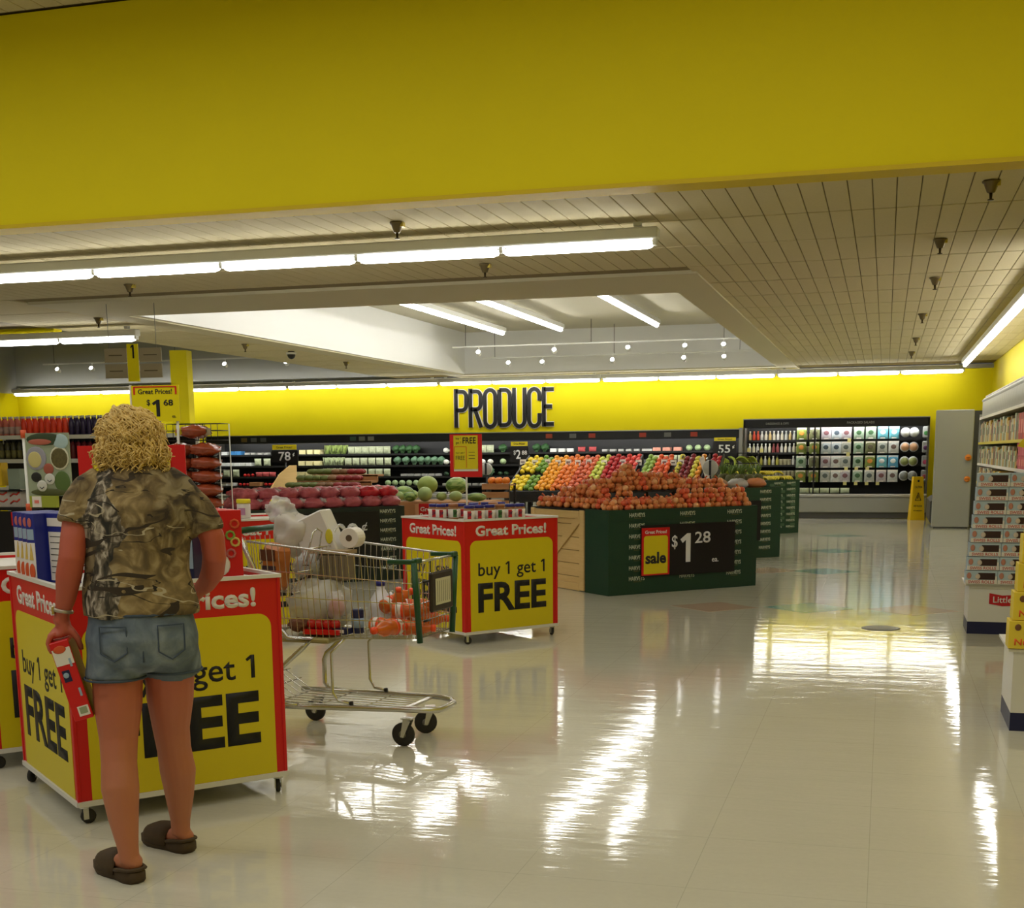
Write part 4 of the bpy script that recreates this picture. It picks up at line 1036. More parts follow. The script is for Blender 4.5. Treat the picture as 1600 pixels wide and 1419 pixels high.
JU = M('orange_juice', (206, 100, 36), .25); JUL = M('bright_orange_label', (236, 80, 30), .4)
def make_juice():
    t = thing('juice_bottle', '', 'bottle')
    MB().lathe([(.034, 0), (.04, .008), (.04, .07), (.036, .085), (.036, .10), (.04, .115), (.04, .14), (.018, .185), (.016, .2)], 16).build('bottle_body', JU, t)
    l = MB().lathe([(.0408, .02), (.0408, .068)], 16).build('label', WHP, t); MB().lathe([(.0412, .048), (.0412, .068)], 16).build('label_band', JUL, l)
    MB().lathe([(.019, .195), (.019, .215)], 12).build('cap', JUL, t)
    return t
jb_ = spawner(make_juice()); GJ2 = 'orange juice bottles in the cart'
J = [((-.20, .02, .60), (90, 0, 20), 'orange juice bottle standing topmost in the heap'), ((-.29, -.15, .63), (90, 0, 75), 'orange juice bottle lying lowest at the left of the heap'), ((-.16, -.15, .62), (90, 0, 95), 'orange juice bottle lying at the near side of the heap'), ((-.20, .10, .63), (90, 0, 110), 'orange juice bottle lying at the far side of the heap'),
     ((-.14, .16, .63), (90, 0, 250), 'orange juice bottle lying against the basket nose, far side'), ((-.12, -.16, .63), (90, 0, -20), 'orange juice bottle lying against the basket nose, near side'), ((-.20, -.09, .70), (90, 0, 100), 'orange juice bottle on top of the near bottles, neck to the left'), ((-.24, .06, .70), (90, 0, 120), 'orange juice bottle on top near the ad frame'), ((-.30, .0, .70), (70, 0, 150), 'orange juice bottle tilted with its base towards the aisle')]
for (x, y, z), rot, lb in J:
    p = CL(x, y, z)
    if lb.endswith('topmost in the heap'): rot = (12, 0, 20); p = CL(-.22, .03, .60)
    jb_(tuple(p), 0, lb, GJ2, rot=tuple(R(a) for a in rot))
#PARTS3
# ------------------------------------------------------------------ green produce stands
HV = text_mesh('HARVEYS', 0.044, 0.20, 0.02, M('cream_print', (186, 192, 170), .5))
GOLD = M('olive_gold_print', (112, 104, 52), .5)
def harveys_stand(label, a, deg, lu, lv, h, cols, name='produce_stand', col=GREEN, side_col=None):
    u = Vector((math.cos(R(deg)), math.sin(R(deg)), 0)); v = Vector((-u.y, u.x, 0)); c = Vector((a[0], a[1], 0))
    t = thing(name, label, 'produce stand', tuple(c), R(deg), 'printed produce stands')
    f = bx('front_panel', (lu/2, .01, h/2), (lu, .02, h-.004), col, t)
    bx('side_panel', (.01, lv/2, h/2), (.02, lv-.04, h-.004), side_col or col, t); bx('side_panel', (lu-.01, lv/2, h/2), (.02, lv-.04, h-.004), side_col or col, t)
    bx('back_panel', (lu/2, lv-.01, h/2), (lu, .02, h-.004), col, t)
    bx('deck', (lu/2, lv/2, h-.03), (lu-.04, lv-.04, .02), DARK, t)
    nr = int((h-.05)/.112)
    for x in cols:
        for k in range(nr):
            o = obj('lettering', HV, f, (x, -.0005, h-.06-.112*k)); 
            o2 = bx('print_line', (x+.01, -.001, h-.06-.112*k-.034), (.10, .001, .004), GOLD, f)
    for k in range(1, nr): bx('board_seam', (lu/2, -.0003, h-.06-.112*k+.052), (lu-.01, .0016, .003), M('seam_green', (16, 44, 30), .5), f)
    return t, c, u, v
ONT, OC, OU, OV = harveys_stand('dark green printed stand heaped with bagged onions beside the pine crate', (-2.75, 13.2), 45, 1.98, .46, .90, (.36, 1.02, 1.66), side_col=GREEN)
D2, DC, DU, DV = harveys_stand('dark green printed stand behind the onions, with pineapples', (-2.25, 17.85), 45, 1.2, .8, .99, (.32, .92))
def stand_side(t, lu, lv, h, xs):
    for x in xs:
        for k in range(7): obj('lettering', HV, t, (lu+.0005, x, h-.06-.112*k), (0, 0, PI/2))
D3, EC, EU, EV = harveys_stand('farthest green printed stand with yellow bananas', (-2.55, 23.2), 45, 1.5, 1.2, .97, (1.0, 1.3), col=GREEN)
for i in range(4):
    for k in range(7): bx('print_patch', (.6+.25*i, -.002, .88-.12*k), (.11, .002, .05), M('dim_print', (70, 96, 70), .6), D3)
DK = M('near_black_green', (20, 34, 26), .45)
BT, BC, BU, BV = harveys_stand('near-black printed stand under the pink bags, behind the shopping cart', (-6.97, 13.2), 45, 2.0, 1.2, .885, (.3, 1.78), col=DK)
# sale boards
def sale_board(label, c, u, deg, x0, x1, z0, z1, card, parts):
    p = c+u*((x0+x1)/2); nrm = Vector((math.sin(R(deg)), -math.cos(R(deg)), 0)); p = p+nrm*.012
    t = thing('sale_board', label, 'price sign', (p.x, p.y, z0), R(deg))
    bx('black_board', (0, 0, (z1-z0)/2), (x1-x0, .008, z1-z0), M('black_board', (16, 15, 14), .4), t)
    cx, cw_, cz0, cz1 = card
    cc = bx('sale_card', (cx, -.006, (cz0+cz1)/2), (cw_, .005, cz1-cz0), RED, t)
    MB().prism(rounded_top(cx-cw_/2+.025, cx+cw_/2-.025, cz0+.015, cz1-.085, .03), -.0105, -.0085).build('yellow_field', PYEL, cc)
    text('Great Prices!', .036, cw_*.78, WHP, cc, (cx, -.0085, cz1-.045), bold=.02)
    for s_, h_, w_, x, z, m_, bd in parts: text(s_, h_, w_, m_, t, (x, -.0042 if m_ is not BLK else -.0106, z), bold=bd)
    return t
WH2 = M('bright_white_print', (222, 222, 222), .5)
def one_glyph(parent, h, x, z, mat, y=-.0042, wd=None):
    w_ = wd or h*.2
    MB().prism([(-w_/2, -h/2), (w_/2, -h/2), (w_/2, h/2), (-w_*.25, h/2), (-w_*1.7, h*.30), (-w_*1.2, h*.17), (-w_/2, h*.28)], y-.0015, y).build('numeral', mat, parent, (x, 0, z))
sb = sale_board('black board with a red and yellow sale card reading $1.28 on the onion stand', OC, OU, 45, .40, 1.66, .18, .73, (-.44, .36, .015, .52),
    [('sale', .125, .27, -.44, .20, BLK, .035), ('$', .15, .075, -.19, .355, WH2, .012), ('28', .125, .21, .185, .395, WH2, .012), ('ea.', .04, .09, .36, .14, WH2, .01)])
one_glyph(sb, .31, -.01, .29, WH2, wd=.062)
sb2 = sale_board('black board with a sale card and 99 cents on the near-black stand', BC, BU, 45, .62, 1.66, .18, .83, (-.36, .30, .06, .58),
    [('sale', .11, .23, -.36, .22, BLK, .035), ('99', .24, .30, .10, .40, WH2, .015), ('¢', .12, .07, .33, .46, WH2, .01)])
bx('black_board_plain', (0, 0, 0), (.01, .01, .01), DARK, sb2); bpy.data.objects.remove(bpy.data.objects['black_board_plain'])
b_ = thing('blank_board', 'plain black board on the front of the stand with pineapples', 'sign', tuple(DC+DU*.62+Vector((.008, -.008, .25))), R(45)); bx('board', (0, 0, .28), (.42, .008, .56), M('black_board'), b_)

# pine crate left of the onion stand
cr = thing('pine_crate', 'pale pine crate with a diagonal brace, left of the green onion stand', 'crate', tuple(OC+OV*.50), R(45))
lv = 1.15
for k in range(6):
    h_ = .86/6; bx('plank', (.04, lv/2, h_*(k+.5)+.01), (.018, lv, h_-.006), PINE, cr, .002)
for y in (.05, lv-.05): bx('corner_post', (.018, y, .445), (.022, .09, .87), PINE, cr, .003)
bx('rail', (.018, lv/2, .045), (.022, lv-.2, .08), PINE, cr, .003); bx('rail', (.018, lv/2, .83), (.022, lv-.2, .08), PINE, cr, .003)
ang = math.atan2(.70, lv-.2)
MB().box((0, 0, 0), (.02, math.hypot(.70, lv-.2), .09), Matrix.Translation((.017, lv/2, .44)) @ Matrix.Rotation(-ang, 4, 'X'), bev=.003).build('diagonal_brace', PINE, cr)
for x in (.0, 1.9): pass
for k in range(6): bx('plank', (1.0, lv-.01, .143*(k+.5)+.01), (1.86, .018, .137), PINE, cr, .002)
bx('lid_board', (1.0, lv/2, .885), (1.96, lv+.02, .018), DARK, cr)
for y in (.1, lv-.1): MB().box((.06, y, .02), (.06, .05, .04)).build('foot', DARK, cr)
up_ = thing('shelf_riser', 'dark raised shelf standing in the heap of bagged onions', 'shelf', tuple(OC+OU*.45+OV*.5+Vector((0, 0, .896))), R(45))
bx('shelf_board', (.78, .32, .17), (1.5, .62, .02), DARK, up_)
for x in (.08, .78, 1.46): bx('shelf_leg', (x, .05, .08), (.03, .03, .16), DARK, up_); bx('shelf_leg', (x, .58, .08), (.03, .03, .16), DARK, up_)

# onions in nets: 9-11 onions per bag
ON = [M('onion_gold', (222, 144, 84), .4, nz=18, amt=.14), M('onion_amber', (214, 122, 66), .4, nz=18, amt=.14), M('onion_pale', (236, 178, 122), .4, nz=18, amt=.12), M('onion_red_net', (222, 96, 58), .45, nz=18, amt=.16)]
onm = [MB().ball((0, 0, 0), (.036, .036, .034), 9, 6, fn=lambda q: q*(1.0+.25*max(0, q.z-.8))).mesh('onion', m_) for m_ in ON]
NET = M('orange_net', (204, 96, 52), .6)
rnd = random.Random(11)
def make_onion_bag(kind):
    t = thing('onion_bag', '', 'onions')
    pts = []
    for lay, n, rr, z in ((0, 6, .062, .032), (1, 4, .040, .082)):
        for i in range(n):
            a = 2*PI*i/n+rnd.uniform(-.2, .2)+lay; pts.append((rr*math.cos(a)*1.15, rr*math.sin(a), z+rnd.uniform(-.006, .006)))
    for p in pts: obj('onion', onm[rnd.choice(kind)], t, p, (rnd.uniform(-.6, .6), rnd.uniform(-.6, .6), rnd.uniform(0, 6)))
    g = MB(); g.tube([(0, 0, .105), (.01, .004, .13), (.03, .01, .14)], [.014, .006, .012], 6); g.build('net_tie', NET, t)
    return t
sps = [spawner(make_onion_bag((0, 1, 2))), spawner(make_onion_bag((1, 0, 2, 3))), spawner(make_onion_bag((3, 0, 1)))]
def onion(a, b_, z, k, where):
    p = OC+OU*a+OV*b_
    sps[k]((p.x, p.y, z), rnd.uniform(0, 6.28), where, 'bagged onions on the stand', None)
for i in range(11): onion(.10+.176*i+rnd.uniform(-.01, .01), .13, .885, (0, 1, 2, 0, 1)[i % 5] if i < 7 else 2-(i % 2), 'net of yellow onions along the front edge of the green stand')
for i in range(10): onion(.16+.178*i, .33, .90, (1, 0, 2)[i % 3], 'net of yellow onions in the second row of the heap, before the raised shelf')
for j in range(6):
    for i in range(2): onion(.12+.17*i, .52+.2*j, .895, (0, 1)[(i+j) % 2], 'net of yellow onions heaped over the pine crate end')
for j in range(5): onion(.28, .55+.19*j, 1.0, (1, 0)[j % 2], 'net of yellow onions in the upper layer at the crate end of the heap')
for j in range(3): onion(.50, .45+.18*j, 1.06 if j else 1.02, 0, 'net of yellow onions stacked between crate end and raised shelf')
for i in range(8):
    onion(.62+.18*i, .60, 1.075, (0, 1, 0, 0)[i % 4], 'net of yellow onions along the front of the raised shelf')
    if i < 7: onion(.68+.18*i, .82, 1.08, (1, 0)[i % 2], 'net of yellow onions at the back of the raised shelf')
for i in range(5): onion(.66+.17*i, .70, 1.17-.006*i, (0, 1)[i % 2], 'net of yellow onions piled on top of the raised shelf')
for a_, b__, z_ in ((.36, .62, 1.10), (.34, .84, 1.09), (.40, 1.02, 1.08), (.22, .60, 1.03), (.20, .80, 1.04), (.52, .60, 1.17)): onion(a_, b__, z_, 1 if b__ > .7 else 0, 'net of yellow onions on the slope below the top of the heap')
onion(.70, .72, 1.25, 0, 'topmost net of yellow onions of the whole heap')
for i in range(5): onion(1.1+.19*i, .20, .985, 2 if i > 1 else 1, 'reddish net of onions lying on the front row at the right of the heap')
bpy.data.objects['onion_bag'].location.z += 0

# pink bags on the near-black stand
PKB = M('pink_net_film', (196, 96, 104), .28, alpha=.75, nz=30, amt=.2); PKR = M('red_bag_print', (188, 34, 44), .3, nz=20, amt=.15); SPUD = M('rose_potato', (160, 76, 80), .5, nz=20, amt=.15)
spm = MB().ball((0, 0, 0), (.045, .036, .034), 8, 6).mesh('potato', SPUD)
def make_pink(film):
    t = thing('potato_bag', '', 'produce bag')
    for i in range(7):
        a = i*.9; obj('potato', spm, t, (.07*math.cos(a)*(i % 3 > 0), .05*math.sin(a), .05+.03*(i % 2)), (a, a, 0))
    crumple((0, 0, .065), (.14, .10, .075), film, 'bag_film', t, 3, .3); crumple((.12, .02, .10), (.05, .03, .03), FILM, 'bag_neck', t, 7, .6)
    return t
pk = [spawner(make_pink(PKB)), spawner(make_pink(PKR))]
for lay in range(2):
    for i in range(8):
        for j in range(3 if lay == 0 else 2):
            p = BC+BU*(.13+.25*i)+BV*(.14+.3*j+.08*lay)
            pk[1 if (i > 5 and lay) else 0]((p.x, p.y, .868+.115*lay), R(45)+rnd.uniform(-.5, .5), ('red printed bag at the right end of the pink heap' if (i > 5 and lay) else ('net-like pink bag of red potatoes in the lower layer on the near-black stand' if lay == 0 else 'net-like pink bag of red potatoes in the top layer on the near-black stand')), 'pink and red produce bags')

# ------------------------------------------------------------------ melons
MEL = M('pale_green_melon', (150, 172, 104), .4, nz=9, amt=.16); MELY = M('green_melon_yellow_spot', (150, 170, 84), .4, nz=5, amt=.25)
mt = thing('melon_table', 'low brown table carrying green melons behind the middle promo bin', 'table', tuple(W(702, 790, 16.9).xy)+(0,)); mz = .86
bx('cardboard_tray', (0, 0, mz-.03), (1.25, .9, .05), CARD, mt); bx('black_edge', (.0, -.45, mz-.085), (1.25, .02, .06), DARK, mt)
for x in (-.55, .55):
    for y in (-.4, .4): bx('leg', (x, y, (mz-.06)/2), (.06, .06, mz-.06), DARK, mt)
for px_, wd_, lb in ((634, .36, 'tan cardboard carton at the left end of the melon table'), (824, .44, 'tan cardboard carton at the right end of the melon table, below the fruit table')):
    p = W(px_ if px_ < 700 else 772, 800, 16.2); t = thing('carton', lb, 'carton', (p.x, p.y, 0)); d = .30
    for sx, c_, s_ in ((0, (0, -.15, .42), (wd_, .012, .84)), (0, (0, .15, .42), (wd_, .012, .84)), (0, (-wd_/2, 0, .42), (.012, .3, .84)), (0, (wd_/2, 0, .42), (.012, .3, .84))): bx('carton_side', c_, s_, CARD, t)
    bx('carton_base', (0, 0, .01), (wd_, .3, .02), CARD, t)
for px_, py_, rx, rz_, m_, Y, lb in ((668, 758, 17, 15, MELY, 16.9, 'large melon with a yellow spot, topmost on the melon table'), (664, 770, 12, 12, MEL, 16.6, 'round pale melon in front of the yellow-spotted one'), (631, 762, 18, 12, MELON, 16.9, 'long striped melon at the left of the table'), (641, 776, 11, 8, MELON, 16.55, 'small striped melon low at the front left'),
    (623, 777, 9, 8, MEL, 16.7, 'small pale melon at the left edge of the table'), (714, 759, 19, 14, MELON, 16.95, 'big dark striped watermelon behind the sign pole'), (712, 774, 11, 8.5, MEL, 16.6, 'round green melon just left of the sign pole'), (744, 777, 18, 7, MELON, 16.6, 'long striped watermelon right of the sign pole'), (645, 756, 9, 8, MEL, 17.15, 'small melon behind the striped one at the left'), (690, 777, 9, 7, MEL, 16.9, 'small pale melon in the middle of the table')):
    p = W(px_, py_, Y); k = Y/2000
    t = MB().ball((0, 0, 0), (rx*k, rz_*k*1.05, rz_*k), 18, 12).build('melon', m_, None, tuple(p), (0, 0, rnd.uniform(-.2, .2))); p.z = mz+rz_*k*.97 if p.z-(mz+rz_*k) < .17 and not lb.startswith('large') and 'big dark' not in lb else p.z ; t.location = p
    tag(t, lb, 'melon', 'melons on the table')
p = W(702, 806, 15.6)
t = thing('price_card', 'red and yellow Great Prices card standing before the melon table', 'price sign', (p.x, p.y, .50), R(4)); pz = W(702, 787, 15.6).z-.50
bx('red_card', (0, 0, pz/2), (.80, .012, pz), RED, t); MB().prism([(-.16, -.0), (.37, -.0), (.37, pz-.02), (-.13, pz-.02), (-.16, pz-.05)], -.010, -.007).build('yellow_field', PYEL, t)
text('Great', .055, .20, WHP, t, (-.28, -.007, pz-.07), bold=.02); text('Prices!', .055, .21, WHP, t, (-.28, -.007, pz-.15), bold=.02)
MB().tube([(0, .02, -.5), (0, .02, .1)], .012).build('post', DARK, t); bx('foot', (0, .02, -.495), (.3, .2, .01), DARK, t)
p = W(774, 769, 17.8); t = thing('slatted_crate', 'brown slatted wooden crate left of the fruit table', 'crate', (p.x, p.y, 0)); zt = W(774, 756, 17.8).z
for k in range(8): bx('slat', (0, 0, zt-.04-.12*k), (.40, .02, .085), BROWNW, t, .003)
for x in (-.19, .19): bx('post', (x, .03, zt/2), (.03, .04, zt), DARK, t)
for x in (-.19, .19): bx('post', (x, .35, zt/2), (.03, .04, zt), DARK, t)
bx('shelf', (0, .19, zt-.02), (.4, .34, .02), BROWNW, t)
ORG = M('orange_fruit', (226, 128, 36), .4, nz=20, amt=.1)
for i in range(3):
    for j in range(2): tag(MB().ball((0, 0, 0), .05, 10, 7).build('orange', ORG, None, (p.x-.1+.105*i, p.y+.12+.105*j, zt+.04)), 'orange in the small group on the slatted crate', 'orange', 'oranges on the slatted crate')

# ------------------------------------------------------------------ the sloped fruit table
FX0, FX1, FY0, FY1, FZ0, FZ1 = -5.56, -2.42, 19.0, 20.4, .905, 1.41
ft = thing('fruit_table', 'black sloped display table with columns of fruit sorted by colour', 'display table', ((FX0+FX1)/2, FY0, 0)); hw_ = (FX1-FX0)/2; sl = math.atan2(FZ1-FZ0, FY1-FY0); LS = math.hypot(FZ1-FZ0, FY1-FY0)
TS = Matrix.Translation((0, 0, FZ0)) @ Matrix.Rotation(sl, 4, 'X')
MB().box((0, LS/2, -.05), (2*hw_, LS, .03), TS).build('sloped_deck', DARK, ft)
bx('front_lip', (0, -.02, FZ0-.06), (2*hw_+.04, .05, .17), DARK, ft, .01)
divs = (-1, .25-.02, .52, .80, 1)
for f_ in (-1, .185, .60, 1, .86): MB().box((f_*hw_, LS/2, .0), (.02, LS, .10), TS).build('divider', DARK, ft)
for x in (-hw_+.2, -hw_+.32, -.3, .5, hw_-.2): bx('leg', (x, .25, FZ0/2-.06), (.07, .07, FZ0-.12), DARK, ft); bx('leg', (x, 1.15, FZ1/2-.06), (.05, .05, FZ1-.12), DARK, ft)
bx('under_panel', (0, .8, .35), (2*hw_-.2, .03, .6), GREYP, ft)
FC = {'lemon': ((228, 200, 40), 'lemon', 'yellow lemon at the left end of the fruit table'), 'lime': ((110, 150, 50), 'lime', 'green lime beside the lemons on the fruit table'), 'mango': ((232, 160, 36), 'orange', 'golden orange in the third column of the fruit table'), 'orange': ((222, 120, 44), 'orange', 'deep orange fruit beside the golden ones on the fruit table'),
      'peach': ((206, 96, 58), 'peach', 'reddish peach beside the oranges on the fruit table'), 'pear': ((196, 204, 84), 'green_apple', 'yellow-green apple in the diagonal pale column of the fruit table'), 'red': ((176, 30, 34), 'red_apple', 'dark red apple in the middle of the fruit table'), 'pink': ((214, 70, 60), 'pink_apple', 'light red apple right of the dark red ones on the fruit table'),
      'granny': ((146, 176, 80), 'green_apple', 'green apple right of the first divider of the fruit table'), 'gala': ((216, 92, 46), 'gala_apple', 'orange-red apple beside the green ones on the fruit table'), 'gold': ((204, 194, 70), 'yellow_apple', 'yellow apple in a narrow column right of the second divider'), 'plum': ((120, 30, 40), 'plum', 'dark plum between two narrow yellow columns'), 'apricot': ((226, 148, 50), 'apricot', 'apricot in the narrow orange column at the right'), 'cherry': ((170, 34, 40), 'nectarine', 'small red fruit at the right end of the fruit table')}
fm_ = {k: MB().ball((0, 0, 0), (.0435, .0435, .041), 9, 6, fn=lambda q: q*(1-.18*max(0, q.z-.75)*2)).mesh(v_[1], M('fruit_skin_'+k, v_[0], .35, nz=14, amt=.12)) for k, v_ in FC.items()}
seq = ['lemon']*3+['lime']*2+['mango']*3+['orange']*3+['peach']*3+['pear']*2+['red']*3+['pink']*3+[None]+['granny']*2+['gala']*3+[None]+['gold', 'plum', 'plum', 'gold', 'apricot', None, 'cherry', 'cherry']
ncol = len(seq); pitch = 2*hw_/ncol
for i, k in enumerate(seq):
    if not k: continue
    for j in range(15):
        if k in ('lemon', 'lime') and j in (6, 7): continue
        q = TS @ Vector((-hw_+pitch*(i+.5)+rnd.uniform(-.006, .006), 0.07+j*.0965+rnd.uniform(-.01, .01)+.03*(i % 2), .015+.02*((i+j) % 2)))
        if j > 11 and k not in ('orange', 'red', 'pink'): q.z -= .01
        o = obj(FC[k][1], fm_[k], None, (q.x+(FX0+FX1)/2, q.y+FY0, q.z+.0), (rnd.uniform(-.4, .4), rnd.uniform(-.4, .4), rnd.uniform(0, 6)))
        tag(o, FC[k][2], {'gala_apple': 'apple', 'red_apple': 'apple', 'green_apple': 'apple', 'pink_apple': 'apple', 'yellow_apple': 'apple'}.get(FC[k][1], FC[k][1]), 'fruit of the sloped table, '+k+' columns')
for i, px_ in enumerate((817, 836, 856, 872, 888, 903, 920, 944, 973, 998, 1038, 1052, 1064)):
    p = W(px_, 722+(i % 2), 20.02)
    t = thing('price_card', 'small white price card on a stem over the fruit, number %s from the left' % ('one', 'two', 'three', 'four', 'five', 'six', 'seven', 'eight', 'nine', 'ten', 'eleven', 'twelve', 'thirteen')[i], 'price card', (p.x, p.y, p.z-.0), rnd.uniform(-.2, .2), 'price cards over the fruit table')
    bx('card', (0, 0, .0), (.095, .004, .085), WHP, t); bx('print', (0, -.003, 0), (.06, .001, .02), M('grey_print', (120, 110, 110), .5), t); MB().tube([(0, .004, -.04), (0, .004, -.17)], .004).build('stem', DARK, t)
# black price signs on posts
def post_sign(label, px0, py0, px1, py1, Y, parts, topc, foot_z):
    a, b_ = W(px0, py0, Y), W(px1, py1, Y); c_ = (a+b_)/2; w_ = b_.x-a.x; h_ = a.z-b_.z
    t = thing('post_sign', label, 'price sign', (c_.x, Y, foot_z)); cz = c_.z-foot_z
    bx('black_board', (0, 0, cz), (w_, .012, h_), M('black_board'), t)
    tb = bx('top_strip', (0, -.002, cz+h_/2+.045), (w_*.9, .012, .07), PYEL, t); text('Great Prices!', .034, w_*.6, BLK, tb, (.0, -.009, cz+h_/2+.045), bold=.01)
    for s_, hh, ww, x, z in parts: text(s_, hh, ww, WH2, t, (x*w_, -.0065, cz+z*h_), bold=.015)
    MB().tube([(0, .015, 0), (0, .015, cz)], .012).build('post', DARK, t)
    bx('foot', (0, .015, .006), (.16, .16, .012), DARK, t)
post_sign('black sign reading 78 cents over the stepped wooden stand', 424, 704, 466, 722, 17.4, [('78', .13, .19, .0, 0), ('¢', .06, .03, .34, .12)], 0, 0)
post_sign('black sign reading $2.88 left of the fruit table', 797, 698, 826, 722, 21.0, [('$', .08, .04, -.25, .1), ('2', .15, .08, -.05, 0), ('88', .07, .09, .28, .1)], 0, 0)
post_sign('black sign reading 55 cents at the right end of the wall case', 1114, 690, 1151, 713, 27.6, [('55', .17, .25, -.02, 0), ('¢', .08, .045, .36, .12)], 0, 0)
# round dials of scales
for px_, py_, Y, lb in ((1110, 731, 17.6, 'round pale scale dial on a black post right of the fruit table'), (760, 733, 18.6, 'small round scale dial on a post left of the fruit table'), (1178, 727, 21.5, 'pale scale dial on a black post before the dressing bottles')):
    p = W(px_, py_, Y); t = thing('hanging_scale', lb, 'scale', (p.x, p.y, 0)); rr = .105 if Y < 18 else .09
    MB().lathe([(rr-.01, -.03), (rr, -.02), (rr, .02), (rr-.01, .03)], 20, Matrix.Translation((0, 0, p.z)) @ Matrix.Rotation(PI/2, 4, 'X')).build('dial_case', M('pale_grey_dial', (176, 176, 170), .4), t)
    bx('dial_band', (0.0, -.032, p.z), (.03, .01, rr*1.9), DARK, t); MB().tube([(0, .02, 0), (0, .02, p.z)], .014).build('post', DARK, t); bx('foot', (0, .02, .008), (.3, .3, .016), DARK, t)
# stepped stand with long vegetables
a = W(418, 775, 16.6); b_ = W(560, 775, 16.6); c_ = (a+b_)/2; wd_ = b_.x-a.x
t = thing('stepped_stand', 'stepped wooden stand with an arched end board, behind the pink bags', 'produce stand', (c_.x, 16.6, 0)); zz = [W(480, y, 16.6+.25*i).z for i, y in enumerate((769, 759, 748, 738))]
for i in range(4):
    bx('step_board', (.06*i, .25*i+.1, zz[i]-.05), (wd_-.12*i, .24, .03), BROWNW, t, .004); bx('riser', (.06*i, .25*i-.01, zz[i]-.09), (wd_-.12*i, .02, .10), BROWNW, t, .004)
for x in (-wd_/2+.1, wd_/2-.1): bx('leg', (x, .1, (zz[0]-.12)/2), (.05, .05, zz[0]-.12), BROWNW, t); bx('leg', (x, .8, (zz[0]-.12)/2), (.05, .05, zz[0]-.12), BROWNW, t)
MB().prism([(0, zz[0]-.12), (1.0, zz[0]-.12), (1.0, zz[3]+.10), (.8, zz[3]+.10), (.45, zz[3]-.02), (.15, zz[0]+.05)], -.01, .01, Matrix.Translation((-wd_/2-.02, 0, 0)) @ Matrix.Rotation(PI/2, 4, 'Z')).build('arched_end_board', PINE, t)
VEG = [('green_pepper', (92, 104, 48), 'olive green vegetable lying on the left part of the stepped stand'), ('yam', (126, 92, 60), 'brown-green vegetable lying in the middle of the stepped stand'), ('red_pepper', (132, 34, 36), 'dark red vegetable lying on the right part of the stepped stand')]
vm = [MB().ball((0, 0, 0), (.085, .045, .042), 10, 6).mesh(n_, M('skin_'+n_, c2, .4, nz=14, amt=.2)) for n_, c2, l_ in VEG]
for i in range(4):
    n_ = 10-i
    for j in range(n_):
        k = 0 if j < n_*.4 else (1 if j < n_*.62 else 2)
        for q in range(2): tag(obj(VEG[k][0], vm[k], None, (c_.x-wd_/2+.06*i+.08+(wd_-.12*i-.16)*(j+.5)/n_, 16.6+.25*i+.06+.085*q, zz[i]+.005), (0, 0, rnd.uniform(-.3, .3))), VEG[k][2], 'vegetable', 'vegetables on the stepped stand')
# pineapples, bananas, bagged roots on the second and third stand
PA = M('pineapple_skin', (84, 84, 44), .7, nz=40, amt=.35, bump=.6); LEAF = M('pineapple_leaf', (96, 122, 52), .6)
def make_pine():
    t = thing('pineapple', '', 'pineapple'); MB().lathe([(.045, 0), (.068, .04), (.075, .10), (.066, .165), (.04, .195)], 12).build('fruit_body', PA, t)
    l = MB()
    for i in range(11):
        a = i*2.4; k = .5+.5*(i % 3)/2; d = Vector((math.cos(a), math.sin(a), 0)); n_ = Vector((-d.y, d.x, 0))*.012
        b0 = Vector((0, 0, .19)); m_ = b0+d*.035*k+Vector((0, 0, .07)); e = b0+d*.085*k+Vector((0, 0, .14+.03*(1-k)))
        l.add([b0-n_, b0+n_, m_+n_, e, m_-n_, b0-n_*.3+d*.008, m_+d*.01], [(0, 1, 2, 4), (4, 2, 3), (0, 5, 6, 4), (1, 5, 6, 2), (4, 6, 3), (2, 6, 3)])
    l.build('leaf_crown', LEAF, t); return t
pn = spawner(make_pine())
for i in range(4):
    for j in range(3):
        p = DC+DU*(.55+.17*i)+DV*(.34+.17*j); pn((p.x, p.y, .98), rnd.uniform(0, 6), 'pineapple standing on the second green stand, row %s' % ('nearest the aisle', 'in the middle', 'at the back')[j], 'pineapples on the second stand', scale=.95+.1*rnd.random())
def banana_mb(n=5, flip=1):
    m_ = MB()
    for i in range(n):
        ya = -.035*n/2+.035*i
        pts = [(-.09*1, ya*.4, .02), (-.06, ya*.8, .055), (-.01, ya, .075), (.04, ya*1.1, .07), (.09, ya*1.1, .04), (.105, ya*1.1, .02)]
        m_.tube(pts, [.007, .016, .019, .019, .013, .006], 6)
    return m_
BAN = M('banana_yellow', (214, 196, 50), .45, nz=20, amt=.08); BANG = M('banana_green', (168, 184, 66), .45, nz=20, amt=.12)
def make_ban(m_):
    t = thing('banana_bunch', '', 'bananas')
    bm_ = [MB().tube([(-.09, 0, .02), (-.06, 0, .055), (-.01, 0, .075), (.04, 0, .07), (.09, 0, .04), (.105, 0, .02)], [.007, .016, .019, .019, .013, .006], 6).mesh('banana', m_)][0]
    for i in range(5): obj('banana', bm_, t, (0, -.07+.035*i, 0), (0, 0, .10*(i-2)))
    MB().ball((-.095, 0, .02), (.018, .03, .012), 8, 5).build('stem', M('brown_stem', (90, 74, 40), .7), t); return t
by_ = spawner(make_ban(BAN)); bg_ = spawner(make_ban(BANG))
for i in range(5):
    for j in range(3): p = EC+EU*(.45+.21*i)+EV*(.15+.24*j); by_((p.x, p.y, .948+.09*(j > 0)), rnd.uniform(0, 6), 'yellow banana bunch on the farthest green stand', 'banana bunches on the farthest stand')
